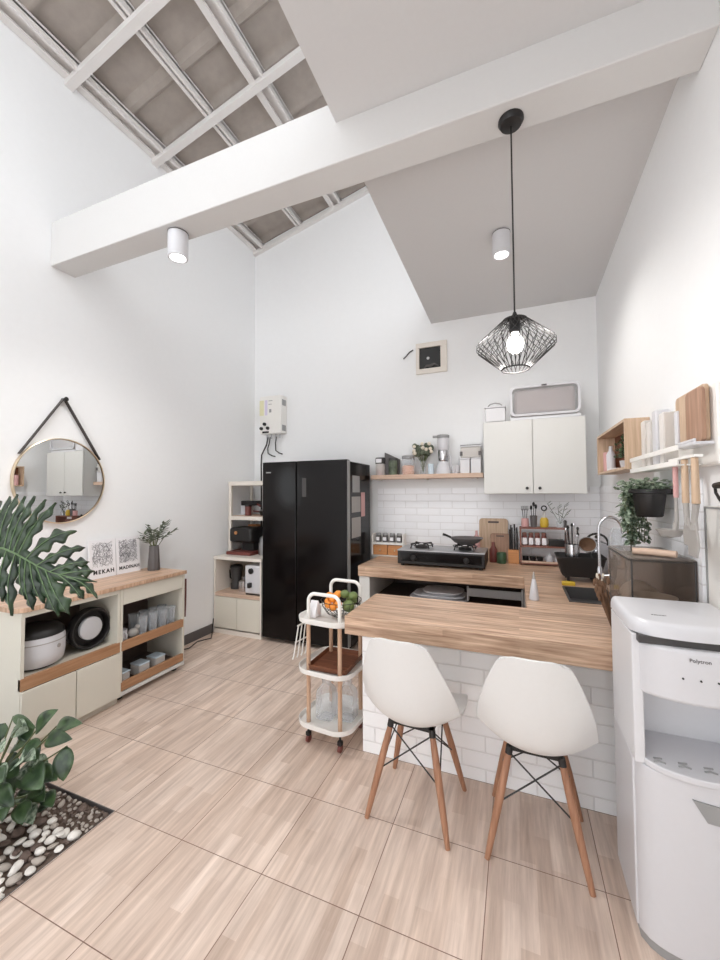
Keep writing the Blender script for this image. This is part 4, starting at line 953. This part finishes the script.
part('base', B().lathe([(.075, 0), (.072, .04), (.05, .11), (.044, .125)], n=28), 'plastic', t); part('motor_neck', B().lathe([(.044, .125), (.05, .14), (.05, .22), (.046, .235)], n=28), 'steel', t); part('bowl', B().lathe([(.05, .235), (.058, .25), (.058, .35), (.05, .36)], n=28), 'plastic', t); part('lid', B().lathe([(.060, .36), (.060, .385), (.05, .39), (.001, .39)], n=28).box(-.10, -.05, -.015, .015, .365, .385), 'grey', t); part('side_spout', B().tube([(.05, 0, .20), (.072, 0, .17), (.076, 0, .06)], .010), 'plastic', t)
t = thing('mug', 'white cup beside the juicer on the wall shelf', 'cup', P_(-.545, 3.86), rad(90)); part('cup', B().lathe([(.026, 0), (.036, .03), (.038, .085), (.035, .085), (.03, .01)]), 'plastic', t); part('handle', B().tube([(-.036, 0, .07), (-.058, 0, .06), (-.054, 0, .03), (-.035, 0, .02)], .004), 'plastic', t)
for i, (x, lb) in enumerate(((-.455, 'left one of two white square canisters on the wall shelf'), (-.352, 'right one of two white square canisters, next to the wall cabinet'))):
    t = thing('square_canister', lb, 'canister', P_(x, 3.87), 0, 'white square canisters'); part('body', B().box(-.046, .046, -.046, .046, 0, .135), 'plastic2', t, bevel=.006); part('lid', B().box(-.048, .048, -.048, .048, .135, .15), 'plastic', t, bevel=.004)
t = thing('clip_container', 'clear clip-top container with dark catches stacked on the white canisters', 'container', (-.40, 3.87, S + .1505)); part('box_body', B().box(-.095, .095, -.045, .045, 0, .105), 'frost', t, bevel=.01); part('lid', B().box(-.098, .098, -.048, .048, .105, .118), 'plastic', t, bevel=.003); part('seal', B().box(-.094, .094, -.0485, -.046, .118, .124), 'dgrey', t)
for x in (-.085, .085): part('clip', B().box(x - .012, x + .012, -.056, -.046, .02, .06), 'dgrey', t)

# on top of wall cabinet
WZ = 1.437 + .645 + .0005
t = thing('handled_box', 'small white lidded box with an arched grey handle on the wall cabinet', 'box', (-.165, 3.76, WZ)); part('box_body', B().box(-.085, .085, -.10, .10, 0, .125), 'plastic2', t, bevel=.01); part('lid', B().box(-.09, .09, -.105, .105, .125, .14), 'plastic', t, bevel=.004); part('handle', B().tube([(-.06, -.10, .14), (-.04, -.10, .158), (0, -.10, .166), (.04, -.10, .158), (.06, -.10, .14)], .005), 'grey', t)
t = thing('storage_box', 'large see-through storage box with a white frame on the wall cabinet', 'storage box', (.235, 3.68, WZ))
part('lid', B().box(-.275, .275, .0, .25, .0, .03), 'plastic2', t, bevel=.006)
b = B(); o1 = rrect(.55, .265, .05, 6, 0, .1665); i1 = rrect(.51, .228, .035, 6, 0, .1665)
b.loft([[(x, .0, z) for x, z in o1], [(x, -.012, z) for x, z in o1], [(x, -.012, z) for x, z in i1], [(x, .012, z) for x, z in i1]], False, False); part('front_frame', b, 'plastic', t)
part('shell', B().loft([[(x * k, y, z) for x, z in o1] for k, y in ((1, .0), (1, .25))], False, True), 'frost', t)
part('front_window', B().prism(rrect(.512, .23, .036, 6, 0, .1665), 'y', .004, .008), 'glass', t)
part('latch', B().box(-.02, .02, -.02, -.011, .285, .297), 'dgrey', t)
part('contents', B().box(-.24, .24, .02, .22, .05, .275), 'beige_in', t, bevel=.03)

# ================================================================ RIGHT WALL
WX = XR
t = thing('cube_shelf', 'pale wood box shelf with an open front hung on the right wall', 'shelf', (0, 0, 0))
x0, x1, y0, y1, z0, z1 = .568, WX - .003, 2.575, 3.38, 1.578, 1.862
part('top_board', B().box(x0, x1, y0, y1, z1 - .015, z1), 'board_light', t); part('bottom_board', B().box(x0, x1, y0, y1, z0, z0 + .015), 'board_light', t)
part('side_board', B().box(x0, x1, y0, y0 + .015, z0 + .015, z1 - .015), 'board_light', t); part('side_board', B().box(x0, x1, y1 - .015, y1, z0 + .015, z1 - .015), 'board_light', t)
part('back_board', B().box(x1 - .006, x1, y0 + .015, y1 - .015, z0 + .015, z1 - .015), 'tray_wood', t)
t = thing('small_plant', 'small bushy green plant inside the box shelf', 'plant', (.630, 2.84, z0 + .0155)); part('pot', B().lathe([(.025, 0), (.034, .05), (.03, .05), (.024, .01)]), 'plastic', t); b = B(); rnd = random.Random(4)
for i in range(150):
    a = rnd.uniform(0, 6.28); e = rnd.uniform(.0, 1.5); r = rnd.uniform(.05, .15); c = Vector((.33 * r * math.cos(a) * math.cos(e), 1.2 * r * math.sin(a) * math.cos(e), .06 + r * math.sin(e))); leaf_strip(b, c, c + Vector((rnd.uniform(-.02, .01), rnd.uniform(-.03, .03), rnd.uniform(0, .025))), .008, .1, 3)
o = part('leaves', b, 'leaf_mid', t); o.modifiers.new('S', 'SOLIDIFY').thickness = .001
solo('white_bottle', 'white bottle at the far end inside the box shelf', 'bottle', B().lathe([(.026, 0), (.028, .12), (.012, .15), (.012, .18), (.001, .182)]), 'plastic', (.625, 3.22, z0 + .0155))
solo('pink_tin', 'pink tin beside the white bottle inside the box shelf', 'tin', B().lathe([(.03, 0), (.03, .14), (.028, .145), (.001, .145)]), 'pink', (.625, 3.31, z0 + .0155))
solo('white_book', 'thin white booklet lying in front of the plant in the box shelf', 'booklet', B().box(-.025, .025, -.05, .05, 0, .014), 'paper', (.600, 3.03, z0 + .0155))

t = thing('wall_panel_rack', 'white wall organiser panel with shelf rails and holders', 'wall rack', (0, 0, 0))
part('panel', B().box(WX - .022, WX - .003, 1.752, 2.16, 1.545, 1.845), 'metal_white', t, bevel=.008)
for z, xx in ((1.612, .585), (1.552, .585)):
    part('rail', B().box(xx, xx + .008, 1.88, 2.56, z, z + .022), 'metal_white', t, bevel=.002)
part('rail_base', B().box(.593, WX - .023, 1.88, 2.56, 1.552, 1.558), 'metal_white', t)
part('rail_end', B().box(.593, WX - .023, 2.55, 2.56, 1.558, 1.634), 'metal_white', t)
part('board_holder', B().box(.604, .614, 1.925, 1.955, 1.622, 1.775).box(.604, WX - .022, 1.775, 1.955, 1.622, 1.634).box(.604, .614, 1.775, 1.955, 1.634, 1.645), 'plastic', t, bevel=.003)
part('hook_bar', B().box(.600, .628, 1.765, 2.02, 1.5765, 1.586), 'metal_white', t)
for i, (y, h, m_, lb) in enumerate(((2.43, .26, 'frost', 'see-through tall cup at the far end of the white rail'), (2.34, .24, 'frost', 'tall pinkish cup on the white rail, second from its far end'), (2.25, .28, 'plastic', 'tall white cup on the white rail nearest the middle'), (2.15, .25, 'frost', 'see-through cup on the white rail beside the hanging boards'))):
    solo('toothbrush_cup', lb, 'cup', B().box(-.03, .03, -.030, .030, 0, h), m_, (.645, y, 1.636 if False else 1.5585), 'cups on the white rail', bevel=.008)
solo('dark_tray', 'dark narrow tray resting between the white rails', 'tray', B().box(-.02, .02, -.04, .04, 0, .02), 'char', (.62, 2.06, 1.5585), bevel=.003)
def side_board(name, lb, y0, y1, z0, z1, x, m_, r=.02):
    t = thing(name, lb, 'chopping board', (x, 0, 0)); part('board', B().prism([(y, z) for y, z in rrect(y1 - y0, z1 - z0, r, 5, (y0 + y1) / 2, (z0 + z1) / 2)], 'x', -.007, .007), m_, t, bevel=.002); return t
side_board('hanging_board', 'light wood board in the white holder, the one behind', 1.80, 2.085, 1.6345, 1.852, .658, 'board_light')
side_board('hanging_board', 'walnut-brown grooved board in the white holder, in front at the panel edge', 1.782, 1.925, 1.6345, 1.838, .640, 'board_dark')
t = thing('ladle', 'pink-handled grey ladle hanging from the white rack', 'ladle', (.612, 1.985, 1.5755)); part('handle', B().tube([(0, 0, 0), (0, 0, -.15)], [.010, .009], 10), 'pink', t); part('shaft', B().tube([(0, 0, -.15), (0, .0, -.24), (-.004, .01, -.285)], [.006, .008, .012], 8), 'sil', t); part('bowl', B().lathe([(.001, -.036), (.035, -.028), (.052, .0), (.048, .0), (.033, -.022), (.001, -.030)], (-.01, .045, -.285), 22, caps=(False, False)), 'sil', t)
def paddle(b, y, zt, zb, w0, w1, x=0, sk=0): b.prism([(y - w0, zt), (y + w0, zt), (y + w1 + sk * .6, zb + .045), (y + w1 * .75 + sk, zb), (y - w1 * .75 + sk, zb), (y - w1 + sk * .6, zb + .045)], 'x', x - .004, x + .004)
t = thing('spatula', 'wood-handled grey slotted turner hanging nearest the panel edge', 'spatula', (.611, 1.79, 1.5755)); part('handle', B().tube([(0, 0, 0), (0, 0, -.17)], [.011, .013], 10), 'board_light', t); part('shaft', B().tube([(0, 0, -.17), (0, .02, -.23), (0, .02, -.27)], [.012, .010, .012], 8), 'sil', t); b = B(); paddle(b, .02, -.24, -.37, .014, .046, 0, .02); part('blade', b, 'sil', t, bevel=.003)
t = thing('spatula', 'wood-handled grey spoon hanging between the ladle and the turner', 'spatula', (.613, 1.89, 1.5755)); part('handle', B().tube([(0, 0, 0), (0, 0, -.17)], [.011, .012], 10), 'board_light', t); part('shaft', B().tube([(0, 0, -.17), (0, -.01, -.26)], [.011, .009], 8), 'sil', t); b = B(); paddle(b, -.01, -.22, -.335, .012, .040); part('blade', b, 'sil', t, bevel=.003)

# hanging pot with ivy
t = thing('hanging_pot_plant', 'trailing ivy in a black half-round pot mounted on the tiled right wall', 'plant', (.585, 2.235, 1.332))
part('pot', B().lathe([(.048, 0), (.053, .005), (.067, .110), (.083, .113), (.083, .130), (.075, .130), (.061, .105)], n=30), 'black', t)
part('wall_hook', B().box(.0, .100, -.012, .012, .105, .13), 'black', t)
rnd = random.Random(21); b, bs = B(), B()
for i in range(240):
    a = rnd.uniform(0, 6.28); r = rnd.uniform(.02, .12); c = Vector((r * math.cos(a) * .9, r * math.sin(a) * 1.1 + .02, .125 + rnd.uniform(0, .05)))
    if rnd.random() < .45: c.y += rnd.uniform(.05, .22)
    if c.x > .09: c.x = .09
    leaf_strip(b, c, c + Vector((rnd.uniform(-.03, .015), rnd.uniform(-.03, .03), rnd.uniform(-.015, .02))), .012, .1, 3)
for k, (dy, dx, L) in enumerate(((.12, -.03, .30), (.15, -.01, .32), (.18, .02, .30), (.22, -.02, .26), (.13, -.05, .26), (.26, .0, .20), (.10, -.06, .30), (.17, -.04, .34), (.24, .02, .28), (.20, .04, .33), (.30, .0, .16), (.02, -.085, .12), (.06, -.08, .22), (.09, -.07, .26), (.04, -.095, .17), (.11, -.05, .28))):
    pts = [Vector((dx * .6, dy * .5, .14)), Vector((dx, dy * .85, .12)), Vector((dx - .01, dy + .005, .02)), Vector((dx + .01, dy + .02, .12 - L * .55)), Vector((dx, dy - .005, max(.12 - L, -.135)))]
    bs.tube(pts, .0018, 5)
    for q in range(44):
        f = q / 43 * 3.99; i0 = int(f); c = pts[i0].lerp(pts[i0 + 1], f - i0) + Vector((rnd.uniform(-.01, .01),) * 3)
        leaf_strip(b, c, c + Vector((rnd.uniform(-.03, .02), rnd.uniform(-.032, .032), rnd.uniform(-.03, .01))), .011, .1, 3)
part('vines', bs, 'stem', t); o = part('leaves', b, 'leaf_var', t); o.modifiers.new('S', 'SOLIDIFY').thickness = .001

# black bracket and white panel at the right edge
t = thing('wall_bracket', 'black curved lever bracket on the right wall above the white panel', 'bracket', (WX - .002, 1.74, 1.47)); part('bar', B().tube([(-.03, .02, .0), (-.03, -.12, .01)], [.011, .011], 10).cyl((0, .0, 0), (-.03, 0, 0), .010), 'black', t); part('curved_arm', B().tube([(-.03, .025, .0), (-.03, .02, -.025), (-.03, -.01, -.05), (-.03, -.05, -.07)], .005), 'black', t)
t = thing('door_panel', 'plain white upright panel with a thin grey frame fixed to the right wall', 'panel', (0, 0, 0)); part('leaf', B().box(WX - .014, WX - .003, .9, 1.905, .2, 1.395), 'metal_white', t, bevel=.003); part('frame', B().box(WX - .018, WX - .0141, 1.893, 1.9, .2, 1.392).box(WX - .018, WX - .0141, .9, 1.893, 1.385, 1.392), 'grey', t)

# ================================================================ PLANTER BED AND PLANTS
b = B()
nx, ny = 60, 60; bx0, bx1, by0, by1 = XL, -1.737, -.2, 1.287
g = [[b.bm.verts.new((bx0 + (bx1 - bx0) * i / nx, by0 + (by1 - by0) * j / ny, -.020 + .012 * noise.noise(Vector((i * .9, j * .9, 0))))) for j in range(ny + 1)] for i in range(nx + 1)]
for i in range(nx):
    for j in range(ny): b.bm.faces.new((g[i][j], g[i + 1][j], g[i + 1][j + 1], g[i][j + 1]))
solo('gravel', 'dark fine gravel filling the recessed planter bed', 'gravel', b, 'soil', kind='stuff')
struct('ground', B().box(XL, -1.737, -1.2, -.2, -.12, -.03), 'soil')
struct('trim_3', B().box(-1.7415, -1.7372, -.2, 1.2868, -.08, .001).box(XL, -1.7415, 1.2825, 1.2868, -.08, .001), 'dgrey')
rnd = random.Random(5)
pm = []
for k in range(7):
    bb = B(); bb.ball((0, 0, 0), 1, 12)
    for v in bb.bm.verts: v.co *= 1 + .22 * noise.noise(v.co * 1.1 + Vector((k * 7, 0, 0)))
    sx, sy, sz = rnd.uniform(.75, 1), rnd.uniform(.55, .8), rnd.uniform(.34, .5)
    for v in bb.bm.verts: v.co = Vector((v.co.x * sx, v.co.y * sy, v.co.z * sz))
    pm.append(bb.done('pebble'))
pmm = {}
for k, me in enumerate(pm):
    for mn in ('peb_w', 'peb_g', 'peb_d'):
        c = me.copy(); c.materials.append(M[mn]); pmm[k, mn] = c
cnt = 0; placed = []
tries = 0
while cnt < 296 and tries < 30000:
    tries += 1
    x = rnd.uniform(-2.42, -1.755); y = rnd.uniform(.78, 1.272)
    d = 1.26 - y                     # small brown stones lie along the far edge, big white ones nearer
    r = rnd.uniform(.007, .014) if (d < .10 and rnd.random() < .85) else (rnd.uniform(.020, .036) if tries < 4000 else rnd.uniform(.010, .018))
    if y < .95 - (x + 1.75) * .0 and x < -1.75 - (y - .78) * 1.4 - .55: continue
    if x + r * .95 > -1.743 or y + r * .95 > 1.281: continue
    z = -.006
    if any((x - a) ** 2 + (y - c) ** 2 < (.74 * (r + s)) ** 2 for a, c, s in placed): 
        if rnd.random() < .93 or r < .02 or cnt > 120: continue
        z = .006
    placed.append((x, y, r))
    wp = .86 if d > .14 else .34
    mn = 'peb_w' if rnd.random() < wp and r > .016 else ('peb_g' if rnd.random() < .6 else 'peb_d')
    o = bpy.data.objects.new('pebble', pmm[rnd.randrange(7), mn]); COL.objects.link(o)
    o.location = (x, y, z); o.scale = (r, r, r); o.rotation_euler = (rnd.uniform(-.3, .3), rnd.uniform(-.3, .3), rnd.uniform(0, 6.28))
    o['category'] = 'pebble'
    c_, g_ = {'peb_w': ('smooth white pebble lying in the planter bed', 'white pebbles'), 'peb_g': ('grey pebble lying among the white ones in the planter bed', 'grey pebbles'), 'peb_d': ('brown pebble lying in the planter bed gravel', 'brown pebbles')}[mn]
    o['label'] = c_; o['group'] = g_ + ' in the planter bed'
    cnt += 1

# big lobed leaf plant
U, V_, Nn = Vector((.97014, .24254, 0)), Vector((-.09704, .38815, .91647)), Vector((.22228, -.88911, .4001))
LO = Vector((-1.6, .95, 1.25))
def lp(u, v):
    bow = -.55 * (u + .1) ** 2 - .35 * (v + .02) ** 2
    return LO + U * u + V_ * v + Nn * (bow + .02)
t = thing('split_leaf_plant', 'tall plant with one huge deeply lobed leaf reaching in front of the mirror', 'plant', (-2.25, .78, -.03))
OFF = -Vector((-2.25, .78, -.03))
mid = [(-.42, .012), (-.379, .008), (-.298, .001), (-.217, -.01), (-.145, -.032), (-.055, -.068), (.012, -.093), (.088, -.106), (.178, -.116)]
def midat(f):
    k = f * (len(mid) - 1); i = min(int(k), len(mid) - 2); a, c = mid[i], mid[i + 1]; q = k - i
    return Vector((a[0] + (c[0] - a[0]) * q, a[1] + (c[1] - a[1]) * q))
lobes = []   # (tip, base f, width, bend)
def lobe(b, bv, tip, base, w_, bend, wob):
    base, tip = Vector(base), Vector(tip); d = tip - base; L = d.length; d.normalize(); s = Vector((-d.y, d.x))
    n = 22; rows = []
    for i in range(n + 1):
        f = i / n
        c = base + d * L * f + s * bend * L * math.sin(PI * f)
        env = (.62 + .5 * math.sin(PI * min(1, f * .9 + .05))) * (1 if f < .72 else max(.08, 1 - ((f - .72) / .28) ** 1.8))
        q_ = min(1, f * 3); wl = w_ * .80 * env * (1 + .42 * q_ * math.sin(f * 21 + wob)); wr = w_ * .80 * env * (1 + .42 * q_ * math.sin(f * 19 + wob + 2.4))
        rows.append([(c - s * wl, -.006), (c - s * wl * .5, .000), (c, .004), (c + s * wr * .5, .000), (c + s * wr, -.006)])
    VV = [[b.bm.verts.new(lp(p.x, p.y) + OFF + Nn * h) for p, h in r] for r in rows]
    for a, c in zip(VV, VV[1:]):
        for k in range(4): b.bm.faces.new((a[k], a[k + 1], c[k + 1], c[k]))
    bv.tube([lp(r[2][0].x, r[2][0].y) + OFF + Nn * (.0055) for r in rows[:-2]], [.0024 * (1 - .8 * i / n) for i in range(n - 1)], 5)
b, bv = B(), B()
up = [((-.442, .221), (-.33, .003), .030, .05), ((-.385, .235), (-.29, .0), .030, .05), ((-.336, .238), (-.25, -.007), .030, .06), ((-.275, .222), (-.22, -.01), .026, .04), ((-.219, .219), (-.19, -.018), .026, .05), ((-.15, .20), (-.165, -.026), .024, .06), ((-.093, .184), (-.14, -.034), .027, .06), ((.044, .068), (-.10, -.050), .034, .12), ((.098, .006), (-.045, -.072), .024, .08), ((.130, -.046), (.01, -.093), .024, .06), ((.158, -.078), (.05, -.10), .022, .03)]
dn = [((.190, -.172), (.075, -.106), .014, .10), ((.147, -.177), (.045, -.10), .020, .05), ((.114, -.232), (-.005, -.088), .028, -.02), ((.082, -.24), (-.045, -.074), .028, .0), ((.02, -.20), (-.075, -.062), .022, -.05), ((-.013, -.223), (-.096, -.054), .024, -.06), ((-.05, -.19), (-.125, -.04), .022, -.05), ((-.087, -.246), (-.155, -.03), .022, -.06), ((-.143, -.2), (-.205, -.014), .026, -.06), ((-.204, -.195), (-.26, -.005), .028, -.05), ((-.27, -.19), (-.31, 0), .028, -.05), ((-.36, -.17), (-.36, .005), .03, -.02)]
for i, (tp, bs_, w_, bd) in enumerate(up + dn): lobe(b, bv, tp, bs_, w_, bd * (1 if i < len(up) else 1), i * 1.7)
n = 40; rows = []
for i in range(n + 1):
    f = i / n; c = midat(f); d = (midat(min(1, f + .02)) - midat(max(0, f - .02))).normalized(); s = Vector((-d.y, d.x)); w_ = .030 * (1 - .45 * f) if f < .85 else .030 * (1 - .45 * f) * max(.05, (1 - f) / .15)
    rows.append([(c - s * w_ * 1.2, -.001), (c, .003), (c + s * w_ * 1.2, -.001)])
VV = [[b.bm.verts.new(lp(p.x, p.y) + OFF + Nn * h) for p, h in r] for r in rows]
for a, c in zip(VV, VV[1:]):
    for k in range(2): b.bm.faces.new((a[k], a[k + 1], c[k + 1], c[k]))
bv.tube([lp(*midat(i / 30)) + OFF + Nn * .005 for i in range(30)], [.0055 * (1 - .8 * i / 30) for i in range(30)], 7)
o = part('leaf_blade', b, 'leaf_dark', t, kind=None); so = o.modifiers.new('S', 'SOLIDIFY'); so.thickness = .0015
part('leaf_rib', bv, 'vein', t)
e = lp(*mid[0]) + OFF
part('leaf_stalk', B().tube([e, e + Vector((-.10, -.02, -.05)), (-.05, .02, .85), (-.02, .0, .45), (0, 0, .18)], [.007, .008, .010, .013, .018], 10), 'stem', t)
part('trunk', B().tube([(0, 0, -.0), (.01, 0, .12), (0, 0, .22)], [.05, .045, .035], 12), 'trunk', t)

# low leafy plant
t = thing('leafy_plant', 'low bushy green-leaved plant spreading over the pebbles at the lower left', 'plant', (-2.22, 1.02, -.03))
OFF = -Vector((-2.22, 1.02, -.03)); bl, bw, bs = B(), B(), B(); rnd = random.Random(17)
def big_leaf(b, base, tip, w_, bend=.12, nrm=None):
    base, tip = Vector(base) + OFF, Vector(tip) + OFF; d = tip - base; L = d.length; d.normalize()
    nn = Vector(nrm) if nrm else Vector((.35, -.7, .62)); s = d.cross(nn).normalized(); nn = s.cross(d).normalized()
    n = 10; rows = []
    for i in range(n + 1):
        f = i / n; wv = w_ * (math.sin(PI * f ** .8) ** .8 if 0 < f < 1 else .02)
        c = base + d * L * f + nn * bend * L * 4 * f * (1 - f) * .5
        rows.append([c - s * wv + nn * wv * .22, c - s * wv * .5 + nn * wv * .14, c, c + s * wv * .5 + nn * wv * .14, c + s * wv + nn * wv * .22])
    V = [[b.bm.verts.new(p) for p in r] for r in rows]
    for a, c in zip(V, V[1:]):
        for k in range(4): b.bm.faces.new((a[k], a[k + 1], c[k + 1], c[k]))
    return base
C0 = Vector((0, 0, .03))
spec = [((-1.995, 1.1, .407), (-1.844, 1.1, .53), .036), ((-1.885, 1.12, .44), (-1.685, 1.10, .505), .030), ((-1.90, 1.09, .40), (-1.70, 1.07, .455), .034), ((-1.765, 1.09, .40), (-1.735, 1.06, .285), .040), ((-1.93, 1.05, .30), (-1.80, 1.02, .265), .048), ((-2.20, 1.12, .42), (-2.03, 1.12, .40), .02), ((-2.10, 1.08, .40), (-2.0, 1.05, .46), .036)]
for a, c, w_ in spec:
    p = big_leaf(bl, a, c, w_); bs.tube([C0, C0.lerp(p, .5) + Vector((0, 0, .05)), p], [.005, .004, .003], 6)
for i in range(80):
    x = rnd.uniform(-2.42, -1.92); y = rnd.uniform(.88, 1.16); z = rnd.uniform(.06, .40) * (1 if x < -2.0 else .85) 
    if x > -1.98 and z < .2: z += .16
    a = rnd.uniform(-.5, 1.0) if x > -2.2 else rnd.uniform(-1, 4); L = rnd.uniform(.09, .15)
    c = (x + L * math.cos(a) * .8, y - abs(L * math.sin(a)) * .5, z + rnd.uniform(-.09, .05))
    q = bw if i % 3 == 0 else bl
    p = big_leaf(q, (x, y, z), c, rnd.uniform(.028, .042), .15, (rnd.uniform(-.2, .6), -.6, rnd.uniform(.4, .9)))
    if i % 2 == 0: bs.tube([C0, C0.lerp(p, .5) + Vector((0, 0, .04)), p], [.005, .004, .003], 6)
o = part('leaves', bl, 'leaf_mid', t); o.modifiers.new('S', 'SOLIDIFY').thickness = .001
o = part('pale_leaves', bw, 'leaf_var', t, label='paler streaked leaves'); o.modifiers.new('S', 'SOLIDIFY').thickness = .001
part('stems', bs, 'stem', t)
part('root', B().tube([(-.03, -.02, 0), (.0, -.05, .08), (.02, -.08, .14)], [.04, .032, .02], 10), 'trunk', t)
